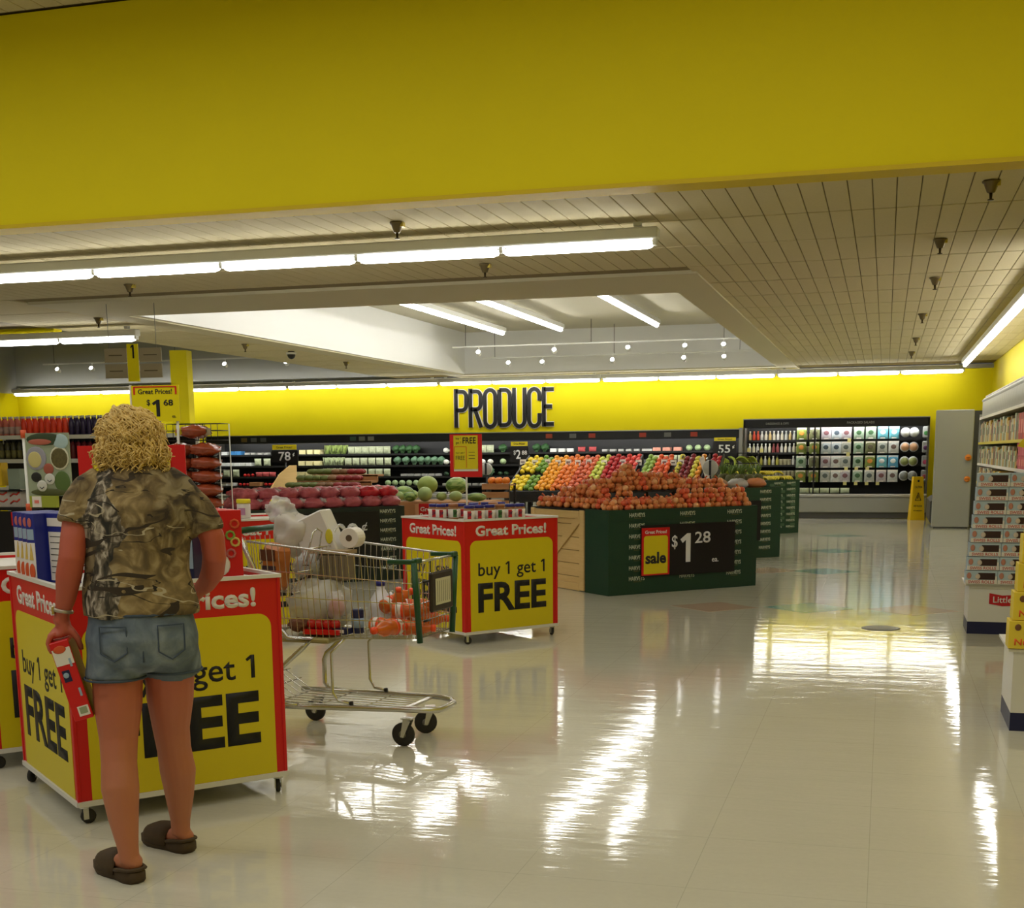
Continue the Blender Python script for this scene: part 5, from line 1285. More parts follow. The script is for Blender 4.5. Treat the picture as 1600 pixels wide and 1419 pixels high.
# hanging green bananas on a rack
p0 = W(1153, 760, 20.9)
t = thing('banana_rack', 'tiered rack hung with green bananas behind the onion heap', 'rack', (p0.x, p0.y, 0))
for z in (.93, 1.12, 1.3, 1.46): bx('rack_shelf', (0, 0, z), (.62, .16, .015), DARK, t)
for x in (-.3, .3): MB().tube([(x, .07, 0), (x, .07, 1.5)], .014).build('rack_post', DARK, t); 
bx('rack_base', (0, .07, .02), (.66, .3, .04), DARK, t)
for k, z in enumerate((.96, 1.13, 1.31)):
    for i in range(4): bg_((p0.x-.27+.15*i, p0.y-.01, z), 0, 'green banana bunch on the %s shelf of the tiered rack' % ('lowest', 'middle', 'top')[k], 'green bananas on the rack', rot=(R(-20), R(20+30*((i+k) % 2)), R(-60+40*i)))
for px_, py_, rr, m_, lb in ((1131, 762, .12, M('tan_net', (150, 112, 80), .6), 'brown net bag behind the right end of the onions'), (1158, 768, .13, FILM, 'clear film bag between the net bag and the brown sack'), (1183, 770, .13, M('orange_brown_sack', (176, 108, 62), .5, nz=14, amt=.15), 'orange-brown sack at the right end behind the onions')):
    p = DC+DU*(.18+.33*(px_-1131)/26)+DV*.14; t = thing('produce_bag', lb, 'produce bag', (p.x, p.y, .972), R(45)); crumple((0, 0, .07), (rr*1.3, rr*.9, .075), m_, 'bag_film', t, 2, .2)
    for k in range(3): MB().ball((-.06+.06*k, 0, .045), .038, 8, 6).build('root', M('tan_root', (166, 116, 74), .6), t)
p = DC+DU*.12+DV*.35; t = thing('paper_cone', 'tall narrow white paper standing behind the right end of the onions', 'paper', (p.x, p.y, .972)); MB().prism([(-.09, .42), (-.03, .47), (.11, 0), (.05, 0)], 0, .012).build('sheet', WHP, t)
#PARTS4
# ------------------------------------------------------------------ refrigerated wall cases
def wall_case(label, x0, x1, ztop, zcan, shelves, Yf=29.45, lab='wall case', glowz=None):
    t = thing('wall_case', label, 'refrigerated case', ((x0+x1)/2, Yf, 0)); L = x1-x0; D = YB-.03-Yf
    bx('back_panel', (0, D-.02, ztop/2+.2), (L, .04, ztop-.4), CASEB, t)
    for s_ in (-1, 1): bx('end_panel', (s_*(L/2-.02), D/2+.1, ztop/2), (.04, D-.2, ztop), M('grey_end_trim', (96, 94, 86), .45, .3), t)
    can = bx('canopy', (0, .215, (zcan+ztop)/2), (L, .03, ztop-zcan), CASEB, t, .01); bx('canopy_top', (0, .62, ztop-.02), (L, .80, .04), CASEB, t)
    bx('canopy_edge', (0, .18, ztop+.005), (L, .06, .02), STEEL, can)
    MB().box((0, .05, .30), (L, .12, .34), bev=.02).build('bumper_panel', GREYP, t); MB().box((0, .12, .07), (L, .10, .13)).build('kick_plate', M('dark_grey_kick', (88, 86, 80), .6), t)
    MB().box((0, .03, .50), (L, .16, .07), bev=.02).build('front_rim', M('pale_rim', (178, 176, 168), .3, .4), t)
    bx('base_deck', (0, .6, .50), (L, 1.0, .03), CASEB, t)
    MB().lathe([(.016, -L/2+.1), (.016, L/2-.1)], 6, Matrix.Translation((0, .30, zcan+.045)) @ Matrix.Rotation(PI/2, 4, 'Y')).build('case_lamp', M('case_lamp_glow', (255, 255, 255), .5, emit=34), t)
    for z, d in shelves:
        sh_ = bx('shelf', (0, D-.04-d/2, z-.012), (L-.08, d, .02), CASEB, t); bx('shelf_lip', (0, D-.04-d, z-.012), (L-.08, .01, .045), M('black_lip', (30, 30, 30), .4), sh_)
    return t, can, Yf+D-.04
PS = [(1.50, .40), (1.22, .50), (.95, .60), (.72, .70)]
pc, pcan, pyb = wall_case('long black refrigerated produce case under the word PRODUCE', -16.6, -3.16, 1.97, 1.78, PS)
# small posters on the canopy
for px_, c_ in ((382, (110, 90, 40)), (397, (90, 92, 88)), (412, (80, 82, 80)), (552, (60, 84, 70)), (566, (110, 112, 100)), (580, (120, 120, 112)), (712, (100, 96, 96)), (735, (90, 80, 76)), (858, (150, 60, 30)), (895, (100, 100, 96)), (925, (150, 50, 30)), (1004, (160, 54, 34)), (1043, (100, 100, 96)), (1084, (160, 54, 34))):
    bx('canopy_picture', (W(px_, 700, 29.65).x+9.88, .197, 1.875), (.16, .006, .10), M('canopy_pic_%d_%d' % (c_[0], c_[1]), c_, .6), pcan)
sc_, scan, syb = wall_case('black refrigerated case of dressings and bagged salads, taller than its neighbour', -3.10, .90, 2.18, 1.99, [(1.72, .36), (1.44, .40), (1.16, .44), (.90, .5)])
# vertical divider in the salad case, lettering
bx('divider', (-.43, .62, 1.25), (.03, .75, 1.48), CASEB, sc_)
LG = M('dim_white_print', (150, 150, 146), .5)
text('DRESSINGS & DIPS', .045, .50, LG, scan, (-1.25, .197, 2.085), bold=.01); text('PACKAGED SALADS', .05, .58, LG, scan, (.55, .197, 2.085), bold=.01)
def item(name, me, loc, label, cat, group, rot=(0, 0, 0), scale=None):
    o = obj(name, me, None, loc, rot, scale); tag(o, label, cat, group); return o
# dressing bottles
def bottle_mesh(name, body, cap, r=.034, h=.21):
    m_ = MB(); m_.lathe([(r*.9, 0), (r, .008), (r, h*.55), (r*.45, h*.78), (r*.4, h*.86)], 9); m_.mi = 1; m_.lathe([(r*.52, h*.85), (r*.52, h)], 8); return m_.mesh(name, [body, cap])
DRK = [bottle_mesh('dressing_bottle', M('dressing_%d' % i, c_, .35), M('cap_%d' % i, k_, .4)) for i, (c_, k_) in enumerate((((206, 200, 176), (224, 222, 214)), ((190, 190, 180), (226, 226, 222)), ((196, 170, 110), (216, 210, 190)), ((188, 62, 30), (210, 90, 40)), ((140, 70, 70), (150, 90, 90)), ((170, 164, 70), (60, 56, 40))))]
TUB = MB().lathe([(.036, 0), (.042, .01), (.044, .11), (.046, .112), (.046, .135), (.042, .138)], 9).mesh('dip_tub', M('dip_tub', (186, 180, 150), .4))
ROWN = ['top shelf', 'second shelf', 'third shelf', 'fourth shelf', 'bottom deck']
def zrow(k): return [1.722, 1.442, 1.162, .902, .517][k]
for k in range(5):
    for i in range(17):
        x = -3.0+.090*i
        for dpt in (0,):
            yy = syb-[.36, .40, .44, .5, .62][k]+.06
            if k == 0: me = DRK[3] if i in (1, 2) else DRK[(i*3) % 2 if i % 5 else 2]
            elif k == 1: me = DRK[4] if i in (6, 7) else (TUB if i > 11 else DRK[0 if i % 2 else 1])
            elif k == 2: me = DRK[5] if i < 8 and i % 2 else (TUB if 7 < i < 11 else DRK[1])
            else: me = TUB
            nm = 'dip_tub' if me is TUB else 'dressing_bottle'
            item(nm, me, (x, yy, zrow(k)), {'dip_tub': 'pale dip tub', 'dressing_bottle': 'dressing bottle'}[nm]+(' with an orange body' if me is DRK[3] else ' with a dull red body' if me is DRK[4] else ' with a dark cap' if me is DRK[5] else '')+' on the %s of the dressing case' % ROWN[k], 'tub' if nm == 'dip_tub' else 'bottle', 'dressings and dips, '+ROWN[k])
# bagged salads on hooks
def pillow(w_, h_, d_, nu=6, nv=6):
    m_ = MB(); vs = []; fs = []
    for s_ in (-1, 1):
        for j in range(nv+1):
            for i in range(nu+1):
                u_ = i/nu*2-1; v_ = j/nv*2-1
                b__ = max(0, (1-u_**4)*(1-v_**4)); edge = (abs(u_) < 1 and abs(v_) < 1)
                vs.append((u_*w_/2*(1-.05*(1-v_*v_)), s_*d_/2*(b__**.6 if edge else .04), v_*h_/2))
        k0 = 0 if s_ < 0 else (nu+1)*(nv+1)
        for j in range(nv):
            for i in range(nu): q = k0+j*(nu+1)+i; fs.append((q, q+1, q+nu+2, q+nu+1))
    m_.add(vs, fs, True); return m_
SB = []
for i, (bc, lc) in enumerate((((116, 130, 60), (196, 130, 50)), ((108, 112, 78), (90, 84, 60)), ((176, 170, 176), (120, 80, 84)), ((180, 190, 196), (70, 84, 96)), ((172, 176, 168), (90, 100, 96)), ((150, 172, 150), (60, 96, 60)), ((104, 174, 190), (226, 228, 226)), ((90, 160, 200), (214, 222, 222)), ((200, 204, 200), (110, 90, 84)))):
    SB.append((pillow(.225, .265, .06).mesh('salad_bag', M('salad_bag_%d' % i, bc, .3, nz=22, amt=.35)), M('salad_label_%d' % i, lc, .5)))
def make_salad(k):
    t = thing('salad_bag', '', 'salad bag'); b__ = obj('bag', SB[k][0], t)
    MB().ball((0, -.030, .01), (.058, .006, .05), 10, 6).build('round_label', SB[k][1], t); bx('white_header', (0, -.012, .105), (.19, .012, .045), WHP, t); bx('bottom_strip', (0, -.016, -.115), (.10, .012, .022), WHP, t); return t
sal = [spawner(make_salad(k)) for k in range(len(SB))]
CLAM = []
def make_clam(c_):
    t = thing('salad_bowl', '', 'salad bowl')
    MB().lathe([(.06, 0), (.105, .04), (.108, .05)], 14, Matrix.Rotation(PI/2, 4, 'X')).build('clear_bowl', M('bowl_rim_grey', (170, 172, 172), .3), t)
    MB().lathe([(.085, .05), (.085, .056)], 14, Matrix.Rotation(PI/2, 4, 'X')).build('bowl_label', M('bowl_label_%d' % c_[0], c_, .5), t); return t
clm = [spawner(make_clam(c_)) for c_ in ((204, 206, 204), (196, 150, 110), (134, 144, 84), (120, 124, 118))]
pat = [[0, 1, 2, 3, 2, 5, 5, 6, 6, 'c0', 'c0'], [0, 0, 3, 3, 4, 5, 1, 4, 8, 'c1', 'c1'], [5, 1, 2, 8, 4, 5, 0, 6, 7, 'c2', 'c2'], [0, 0, 4, 8, 2, 5, 4, 2, 8, 'c3', 'c3']]
ZC = [1.86, 1.545, 1.235, .92]
ORD = ['first', 'second', 'third', 'fourth', 'fifth', 'sixth', 'seventh', 'eighth', 'ninth', 'tenth', 'eleventh', 'twelfth']
TAGY = M('pale_yellow_tag', (214, 206, 130), .6)
for r_ in range(4):
    yy = 29.90-.02*r_
    for i in range(11):
        px_ = (1262, 1281, 1298, 1313, 1327, 1345, 1362, 1379, 1395, 1411, 1423)[i]
        x = (px_-1384)*yy/2000; k = pat[r_][i]
        if isinstance(k, str): clm[int(k[1])]((x, yy, ZC[r_]), 0, 'round clear salad bowl %s in the %s row of the salad case' % ('left of the pair' if i == 9 else 'right of the pair', ORD[r_]), 'round salad bowls')
        else: sal[k]((x, yy, ZC[r_]), 0, 'bagged salad %s from the left in the %s hanging row of the salad case' % (ORD[i], ORD[r_]), 'bagged salads on hooks')
    t = thing('dressing_pack', 'narrow pack with a %s patch at the right end of the %s hanging row' % (('green', 'violet', 'rose', 'dull red')[r_], ORD[r_]), 'pack', ((1440-1384)*yy/2000, yy, ZC[r_]), 0, 'narrow packs at the right of the salad case')
    MB().box((0, 0, 0), (.15, .06, .25), bev=.02).build('pack_body', M('grey_pack', (150, 152, 148), .4), t); MB().ball((0, -.03, -.02), (.05, .008, .05), 10, 6).build('patch', M('patch_%d' % r_, ((60, 120, 60), (90, 50, 90), (170, 60, 90), (150, 56, 66))[r_], .5), t)
for k, (px_, py_) in enumerate(((1327, 686), (1325, 708), (1322, 731), (1338, 731), (1355, 731), (1320, 753), (1337, 753), (1354, 753), (1371, 753), (1160, 699), (1170, 701), (1190, 702))):
    p = W(px_, py_+2, 29.84); t = bx('price_tag', (0, 0, 0), (.075, .004, .085), TAGY); t.location = p
    tag(t, 'pale yellow price tag hanging under the salads' if px_ > 1250 else 'pale yellow price tag on the dressing shelf', 'price tag', 'price tags in the salad case')
for i in range(5): item('salad_bag', pillow(.20, .12, .09).mesh('s', M('pale_salad', (186, 196, 160), .4, nz=20, amt=.3)) if i == 0 else bpy.data.meshes['s'], (-1.72+.22*i, 29.75, .60), 'pale packet lying on the bottom deck of the salad case', 'packet', 'packets on the salad case deck')

# produce case goods
CASES = {}
def cm(key, fn, mats): 
    if key not in CASES: CASES[key] = fn().mesh(key, mats)
    return CASES[key]
def pack_mb(w_, h_, d_): return lambda: MB().box((0, 0, h_/2), (w_, d_, h_), bev=.008)
def bag_mb(w_, h_, d_): 
    def f():
        m_ = pillow(w_, h_, d_); m_.v = [(x, y, z+h_/2) for x, y, z in m_.v]; return m_
    return f
def head_mb(r): return lambda: MB().ball((0, 0, r*.9), (r, r, r*.9), 9, 6, fn=lambda q: q*(1+.12*mnoise.noise(q*5)))
def bunch_mb(h_, lean=0):
    def f():
        m_ = MB(); rr = random.Random(5)
        for i in range(9): x = rr.uniform(-.05, .05); m_.tube([(x, rr.uniform(-.03, .03), 0), (x*1.3+lean*.5, rr.uniform(-.03, .03), h_*.55), (x*2+lean, rr.uniform(-.04, .04), h_)], [.009, .010, .016], 5)
        return m_
    return f
def leafy_mb(r, h_):
    def f():
        m_ = MB(); m_.ball((0, 0, h_*.62), (r, r*.8, h_*.4), 12, 8, fn=lambda q: q*(1+.45*mnoise.noise(q*4.5)))
        for i in range(4): m_.tube([(-.03+.02*i, -.02, 0), (-.04+.03*i, -.03, h_*.4)], .012, 5)
        return m_
    return f
G_ = {'white_pack': ('white wrapped pack', M('white_wrap_case', (214, 216, 212), .35), pack_mb(.16, .09, .2), .17, 'pack'), 'blue_pack': ('blue pack', M('blue_pack', (60, 130, 190), .4), pack_mb(.16, .10, .2), .17, 'pack'),
 'cream_pack': ('cream yellow pack', M('cream_pack', (222, 214, 160), .4), pack_mb(.17, .12, .2), .19, 'pack'), 'asparagus': ('bunch of pale green stalks', M('stalk_green', (150, 172, 90), .5), bunch_mb(.22, .03), .13, 'vegetable'),
 'leek': ('bunch of white-green stalks', M('stalk_white', (184, 196, 150), .5), bunch_mb(.20, .01), .13, 'vegetable'), 'salad_sack': ('clear bag of mixed vegetables', M('clear_veg_bag', (176, 184, 150), .3, nz=26, amt=.4), bag_mb(.19, .19, .09), .19, 'produce bag'),
 'kale': ('dark leafy greens bunch', M('dark_leaf', (50, 86, 46), .6, nz=26, amt=.35), leafy_mb(.11, .20), .17, 'vegetable'), 'broccoli': ('blue-green leafy head', M('grey_green_leaf', (92, 126, 96), .6, nz=22, amt=.3), leafy_mb(.10, .20), .17, 'vegetable'),
 'cauliflower': ('white cauliflower head', M('cauliflower_white', (226, 226, 214), .6), head_mb(.075), .155, 'vegetable'), 'cabbage': ('pale round green head', M('pale_cabbage', (166, 190, 140), .5, nz=12, amt=.15), head_mb(.08), .165, 'vegetable'),
 'mushroom': ('small grey-white pack', M('grey_white_pack', (176, 176, 170), .5), pack_mb(.13, .06, .15), .17, 'pack'), 'carrots': ('orange pack', M('orange_pack', (226, 96, 36), .4), pack_mb(.14, .10, .2), .15, 'pack'),
 'tomato': ('red tomato', M('case_tomato', (196, 36, 32), .35), head_mb(.045), .09, 'tomato'), 'pink_pack': ('pink and white fruit pack', M('pink_pack', (214, 150, 130), .4, nz=16, amt=.3), pack_mb(.18, .09, .2), .2, 'pack'),
 'red_pack': ('red and white pack', M('red_white_pack', (190, 80, 80), .4, nz=14, amt=.4), bag_mb(.18, .12, .1), .19, 'pack'), 'melon_half': ('bright orange and yellow cut fruit tray', M('cut_fruit', (236, 170, 60), .35, nz=14, amt=.3), pack_mb(.3, .14, .2), .34, 'fruit tray'),
 'tan_tray': ('tan cardboard tray', CARD, pack_mb(.3, .10, .25), .34, 'tray'), 'pepper_green': ('dark green vegetable', M('dark_green_veg', (40, 70, 40), .4, nz=18, amt=.3), head_mb(.06), .13, 'vegetable')}
def fill(k, px0, px1, key, zone):
    lb, mt_, fn, sp_, cat = G_[key]; me = cm(key, fn, mt_); z = ([1.502, 1.222, .952, .722, .517])[k]; d = ([.40, .50, .60, .70, .85])[k]
    yy = pyb-d+.11; x0 = W(px0, 700, yy).x; x1 = W(px1, 700, yy).x; n_ = max(1, int((x1-x0)/sp_))
    for i in range(n_): item(key, me, (x0+(i+.5)*(x1-x0)/n_, yy+rnd.uniform(-.015, .015), z), '%s, %s of produce case, %s' % (lb, ROWN[k], zone), cat, 'case goods: %s, %s, %s' % (key.replace('_', ' '), ROWN[k], zone), (0, 0, rnd.uniform(-.15, .15)))
Z1, Z2, Z3, Z4, Z5 = 'left of the 78 cents sign', 'right of the 78 cents sign', 'above the melon table', 'behind the fruit table', 'far right end'
for a in ((0, 345, 360, 'white_pack', Z1), (0, 360, 380, 'blue_pack', Z1), (0, 382, 422, 'mushroom', Z1), (1, 345, 395, 'white_pack', Z1), (1, 395, 424, 'salad_sack', Z1), (2, 345, 375, 'salad_sack', Z1), (2, 378, 396, 'tomato', Z1), (2, 398, 430, 'red_pack', Z1), (3, 345, 368, 'white_pack', Z1), (3, 370, 388, 'tomato', Z1), (3, 390, 408, 'tan_tray', Z1), (3, 410, 428, 'tomato', Z1), (4, 350, 370, 'tomato', Z1), (4, 372, 410, 'red_pack', Z1),
          (0, 468, 505, 'cream_pack', Z2), (1, 466, 503, 'cream_pack', Z2), (2, 456, 500, 'cream_pack', Z2), (0, 507, 541, 'asparagus', Z2), (1, 505, 536, 'leek', Z2), (2, 503, 532, 'leek', Z2), (0, 543, 610, 'salad_sack', Z2), (1, 537, 612, 'salad_sack', Z2), (2, 537, 610, 'salad_sack', Z2), (3, 537, 580, 'mushroom', Z2), (4, 548, 600, 'cabbage', Z2),
          (0, 614, 655, 'kale', Z3), (1, 614, 640, 'broccoli', Z3), (1, 642, 694, 'broccoli', Z3), (2, 625, 690, 'mushroom', Z3), (3, 600, 655, 'cabbage', Z3), (4, 600, 720, 'mushroom', Z3), (0, 692, 722, 'cauliflower', Z3), (1, 692, 722, 'cauliflower', Z3), (2, 692, 722, 'pepper_green', Z3), (3, 690, 760, 'mushroom', Z3),
          (0, 776, 796, 'kale', Z4), (1, 776, 796, 'cabbage', Z4), (2, 776, 796, 'pepper_green', Z4), (0, 832, 858, 'kale', Z4), (1, 832, 858, 'pepper_green', Z4), (0, 860, 898, 'white_pack', Z4), (1, 860, 898, 'mushroom', Z4), (0, 900, 935, 'red_pack', Z4), (1, 900, 935, 'carrots', Z4), (0, 940, 1014, 'mushroom', Z4), (1, 940, 1014, 'white_pack', Z4), (2, 860, 1014, 'mushroom', Z4),
          (0, 1018, 1068, 'pink_pack', Z5), (0, 1070, 1112, 'cabbage', Z5), (1, 1018, 1072, 'salad_sack', Z5), (1, 1074, 1112, 'cauliflower', Z5), (2, 1068, 1112, 'melon_half', Z5), (3, 1060, 1140, 'red_pack', Z5), (2, 1116, 1148, 'mushroom', Z5)): fill(*a)
for a in ((2, 432, 455, 'mushroom', Z1), (3, 456, 500, 'mushroom', Z2), (4, 412, 545, 'red_pack', Z2), (1, 725, 772, 'cauliflower', Z3), (0, 725, 772, 'salad_sack', Z3), (2, 725, 772, 'broccoli', Z3), (0, 1014, 1018, 'mushroom', Z5), (3, 776, 800, 'mushroom', Z4)): fill(*a)
# pillar trim between the cases and the right-hand end
st_ = struct('trim_5', MB().box((-3.13, 29.5, 1.0), (.07, .1, 2.0)), STEEL)

# ------------------------------------------------------------------ end of the side cooler
sc = thing('side_cooler', 'grey end panel and dark side of the cooler along the right wall', 'refrigerated case', (0, 0, 0))
bx('end_panel', (1.235, 26.0, 1.12), (.69, .06, 2.2), GREYP, sc, .015)
MB().prism([(.90, .06), (2.15, .06), (2.15, 2.2), (1.0, 2.2), (1.0, 1.9), (1.10, .62), (.93, .55), (.86, .50), (.86, .12)], 26.03, 28.2).build('cooler_body', M('dark_grey_side', (58, 58, 54), .4), sc)
bx('foot_plate', (1.24, 26.02, .03), (.62, .05, .06), DARK, sc)
MB().box((.99, 27.1, 1.4), (.02, 2.1, 1.2)).build('glass_door', M('dark_glass', (50, 56, 54), .08), sc)
for z, r_ in ((1.33, .06), (.93, .055)):
    t = thing('round_tag', 'round orange tag on the right edge of the grey end panel, %s' % ('upper' if z > 1 else 'lower'), 'tag', (1.50, 25.94, z), 0, 'orange tags'); MB().lathe([(r_, -.006), (r_, .006)], 16, Matrix.Rotation(PI/2, 4, 'X')).build('disc', M('orange_tag', (222, 130, 30), .5), t); bx('band', (0, -.008, 0), (.07, .002, .02), M('brown_band', (150, 80, 20), .5), t)
# wet floor cone
t = thing('wet_floor_sign', 'tall yellow four-sided wet floor cone before the salad case', 'safety sign', (.68, 28.95, 0), R(12)); CYL = M('safety_yellow', (226, 186, 16), .4)
vs = [(-.15, -.13, 0), (.15, -.13, 0), (.15, .13, 0), (-.15, .13, 0), (-.10, -.08, .92), (.10, -.08, .92), (.10, .08, .92), (-.10, .08, .92)]
MB().add(vs, [(0, 1, 5, 4), (1, 2, 6, 5), (2, 3, 7, 6), (3, 0, 4, 7), (4, 5, 6, 7), (3, 2, 1, 0)]).build('cone_body', CYL, t)
tl = R(3.1)
MB().lathe([(.022, 0), (.022, .006)], 12, Matrix.Translation((0, -.088, .83)) @ Matrix.Rotation(PI/2, 4, 'X')).build('hole', DARK, t)
tri = MB(); stroke([(-.06, .42), (.06, .42), (0, .58), (-.06, .42)], .010, -.122, -.114, tri); stroke([(-.02, .46), (.0, .49), (.0, .53)], .012, -.122, -.114, tri); tri.build('slip_pictogram', DARK, t)
text('CAUTION', .05, .15, DARK, t, (0, -.100, .70), (tl-.05, 0, 0), bold=.01); text('WET FLOOR', .04, .18, DARK, t, (0, -.118, .30), bold=.01); text('PISO MOJADO', .035, .18, DARK, t, (0, -.124, .20), bold=.01)

# ------------------------------------------------------------------ right-hand gondola
gd = thing('gondola_shelf', 'long shelving run along the right wall, topped with white jugs', 'shelving', (1.58, 0, 0)); G0, G1 = 12.2, 24.6; GL = G1-G0; GY = (G0+G1)/2
bx('base_plinth', (.28, GY, .09), (.56, GL, .18), M('beige_plinth', (176, 166, 130), .5), gd); bx('back_board', (.55, GY, 1.15), (.03, GL, 2.0), M('beige_board', (166, 158, 130), .6), gd)
bx('end_board', (.28, G1, 1.05), (.56, .03, 2.08), GREYP, gd)
SHZ = [.18, .58, .92, 1.24, 1.60, 2.03]
for i, z in enumerate(SHZ[1:]):
    for k in range(10): bx('shelf', (.28-.0, G0+GL*(k+.5)/10, z-.015), (.54, GL/10-.01, .022), M('beige_shelf', (186, 178, 146), .5), gd); 
    bx('price_rail', (.005, GY, z-.015), (.012, GL, .04), PYEL if i in (1, 3) else WHP, gd)
for k in range(11): bx('upright', (.53, G0+GL*k/10, 1.05), (.03, .04, 2.1), FIXT, gd)
jm_ = MB(); jm_.lathe([(.062, 0), (.07, .012), (.07, .26), (.06, .30), (.03, .34), (.024, .35)], 10); jm_.tube([(-.05, 0, .25), (-.075, 0, .29), (-.04, 0, .33)], .011, 5); 
jmesh = jm_.mesh('water_jug', M('white_jug_plastic', (206, 206, 200), .4)); capm = MB().lathe([(.028, .345), (.028, .375)], 8).mesh('cap', WHP)
ny = int((G1-G0)/.152)
for i in range(ny):
    for j in range(2):
        y = G0+.08+.152*i; t = item('white_jug', jmesh, (1.68+.16*j, y, 2.03), 'tall white jug in the %s row on top of the right-hand gondola' % ('front', 'rear')[j], 'jug', 'white jugs on the right-hand gondola'); 
        if j == 0: obj('cap', capm, t)
pal = [('yellow_carton', (206, 160, 60)), ('white_carton', (196, 194, 176)), ('green_carton', (130, 152, 112)), ('tan_carton', (170, 140, 96)), ('maroon_carton', (120, 50, 46)), ('pale_green_carton', (166, 180, 156)), ('gold_carton', (190, 150, 50))]
for si, z in enumerate(SHZ[:5]):
    y = G1-.12
    while y > 17.6:
        nm, c_ = pal[(int(y*7)+si*3) % 7]; w_ = rnd.choice((.14, .18, .22)); h_ = (SHZ[si+1]-z)*rnd.uniform(.62, .82)
        t = MB().box((0, 0, h_/2), (.2, w_-.01, h_), bev=.004).build(nm, M(nm, c_, .5, nz=9, amt=.25), None, (1.70, y-w_/2, z)); tag(t, nm.replace('_', ' ')+' on the %s of the right-hand gondola, far part' % ['plinth', 'lowest shelf', 'second shelf', 'third shelf', 'fourth shelf'][si], 'carton', 'cartons on the right-hand gondola'); bx('front_print', (-.1005, 0, h_*.55), (.001, w_*.6, h_*.35), M('print_%d' % (int(y*5) % 3), ((214, 206, 180), (120, 60, 50), (70, 110, 80))[int(y*5) % 3], .5), t); y -= w_
RB = [M('red_carton', (196, 36, 26), .5), M('crimson_carton', (170, 24, 34), .5), M('pink_carton', (204, 70, 86), .5), M('amber_carton', (206, 140, 50), .5)]
y = 17.5
i = 0
while y > G0+.3:
    for (z, h_, m_, lb) in ((1.602, .33, RB[0] if i % 2 == 0 else RB[1], 'red upright carton on the fourth shelf of the right-hand gondola, near part'), (1.242, .16, RB[2], 'pink carton, upper of a stacked pair on the right-hand gondola'), (.922, .15, RB[2] if i % 4 else RB[3], 'pink carton on the second shelf of the right-hand gondola'), (.582, .2, RB[3], 'amber carton on the lowest shelf of the right-hand gondola')):
        t = MB().box((0, 0, h_/2), (.24, .27, h_), bev=.004).build('carton', m_, None, (1.72, y, z)); tag(t, lb, 'carton', 'near cartons on the right-hand gondola'); bx('front_print', (-.1205, 0, h_*.5), (.001, .18, h_*.5), M('faded_red_print', (222, 120, 110), .5), t)
        if z == 1.242:
            t = MB().box((0, 0, h_/2), (.24, .27, h_), bev=.004).build('carton', m_, None, (1.72, y, z+h_+.002)); tag(t, 'pink carton, top of a stacked pair on the right-hand gondola', 'carton', 'near cartons on the right-hand gondola')
    y -= .285; i += 1
t = thing('shelf_talker', 'yellow paper tag sticking out of the price rail of the right-hand gondola', 'tag', (1.53, 16.2, 1.60)); MB().prism([(0, 0), (.07, .04), (.02, -.10), (-.06, -.08)], 0, .004).build('paper_tag', PYEL, t)

# ------------------------------------------------------------------ snack displays at the right
SNB = M('snack_box_blue_white', (176, 194, 204), .5); CHOC = M('chocolate_print', (54, 30, 26), .5); PINKP = M('pink_lettering', (196, 96, 84), .5); ORT = M('orange_lettering', (222, 84, 30), .5)
SWT = text_mesh('SWISS ROLLS', .024, .20, .02, PINKP, .0006); NBT = text_mesh('Nutty Bars', .045, .24, .02, ORT, .0006)
sm_body = MB().box((0, 0, .054), (.245, .16, .106), bev=.002).mesh('carton', SNB)
sm_strip = MB().box((0, -.0806, .018), (.243, .0012, .034)).mesh('white_strip', WHP)
rm = MB(); rm.lathe([(.020, -.05), (.020, .05)], 10, Matrix.Translation((.0, -.083, .068)) @ Matrix.Rotation(PI/2, 4, 'Y') @ Matrix.Scale(.15, 4, (0, 1, 0))); rm.box((.03, -.0815, .062), (.13, .003, .034)); rm.ball((-.045, -.0825, .066), (.018, .002, .020), 10, 6)
sm_roll = MB().box((.040, -.0812, .064), (.130, .0024, .054), bev=.0).mesh('roll_picture', CHOC)
sm_end = MB().ball((-.028, -.082, .062), (.020, .0025, .022), 10, 6).mesh('roll_end', M('cream_swirl', (206, 190, 176), .5))
sm_oval = MB().ball((-.095, -.082, .068), (.018, .0015, .026), 10, 6).mesh('oval_badge', M('rose_badge', (190, 130, 110), .5))
sm_glass = MB().box((.108, -.0812, .05), (.02, .0018, .03)).mesh('pale_patch', WHP)
def make_swiss():
    t = obj('snack_carton', sm_body, None); tag(t, '', 'carton')
    for me in (sm_strip, sm_roll, sm_end, sm_oval, sm_glass): obj(me.name, me, t)
    obj('lettering', SWT, t, (0, -.0818, .018)); return t
def display(label, x0, Y, zb, wd, dp, logo):
    t = thing('snack_display', label, 'display stand', (x0+wd/2, Y+dp/2, 0))
    bx('navy_kick', (0, 0, .05), (wd, dp, .10), NAVY, t); bx('white_base', (0, 0, .10+(zb-.10)/2), (wd, dp, zb-.10), WHM, t); bx('tray_top', (0, 0, zb+.0), (wd+.06, dp+.04, .014), WHM, t)
    if logo:
        rb = MB().prism([(-.20, -.035), (-.10, -.052), (.08, -.045), (.24, -.03), (.24, .055), (.08, .045), (-.10, .034), (-.20, .052)], -.004, 0).build('red_ribbon', M('ribbon_red', (190, 26, 36), .4), t, (-wd/2+.36, -dp/2, .285))
        text('Little Debbie', .052, .38, WHP, rb, (.02, -.0045, .0), bold=.012)
    return t
display('white snack display base with navy kick and a red ribbon logo', .70, 11.07, .405, 1.05, .5, True)
sw = spawner(make_swiss())
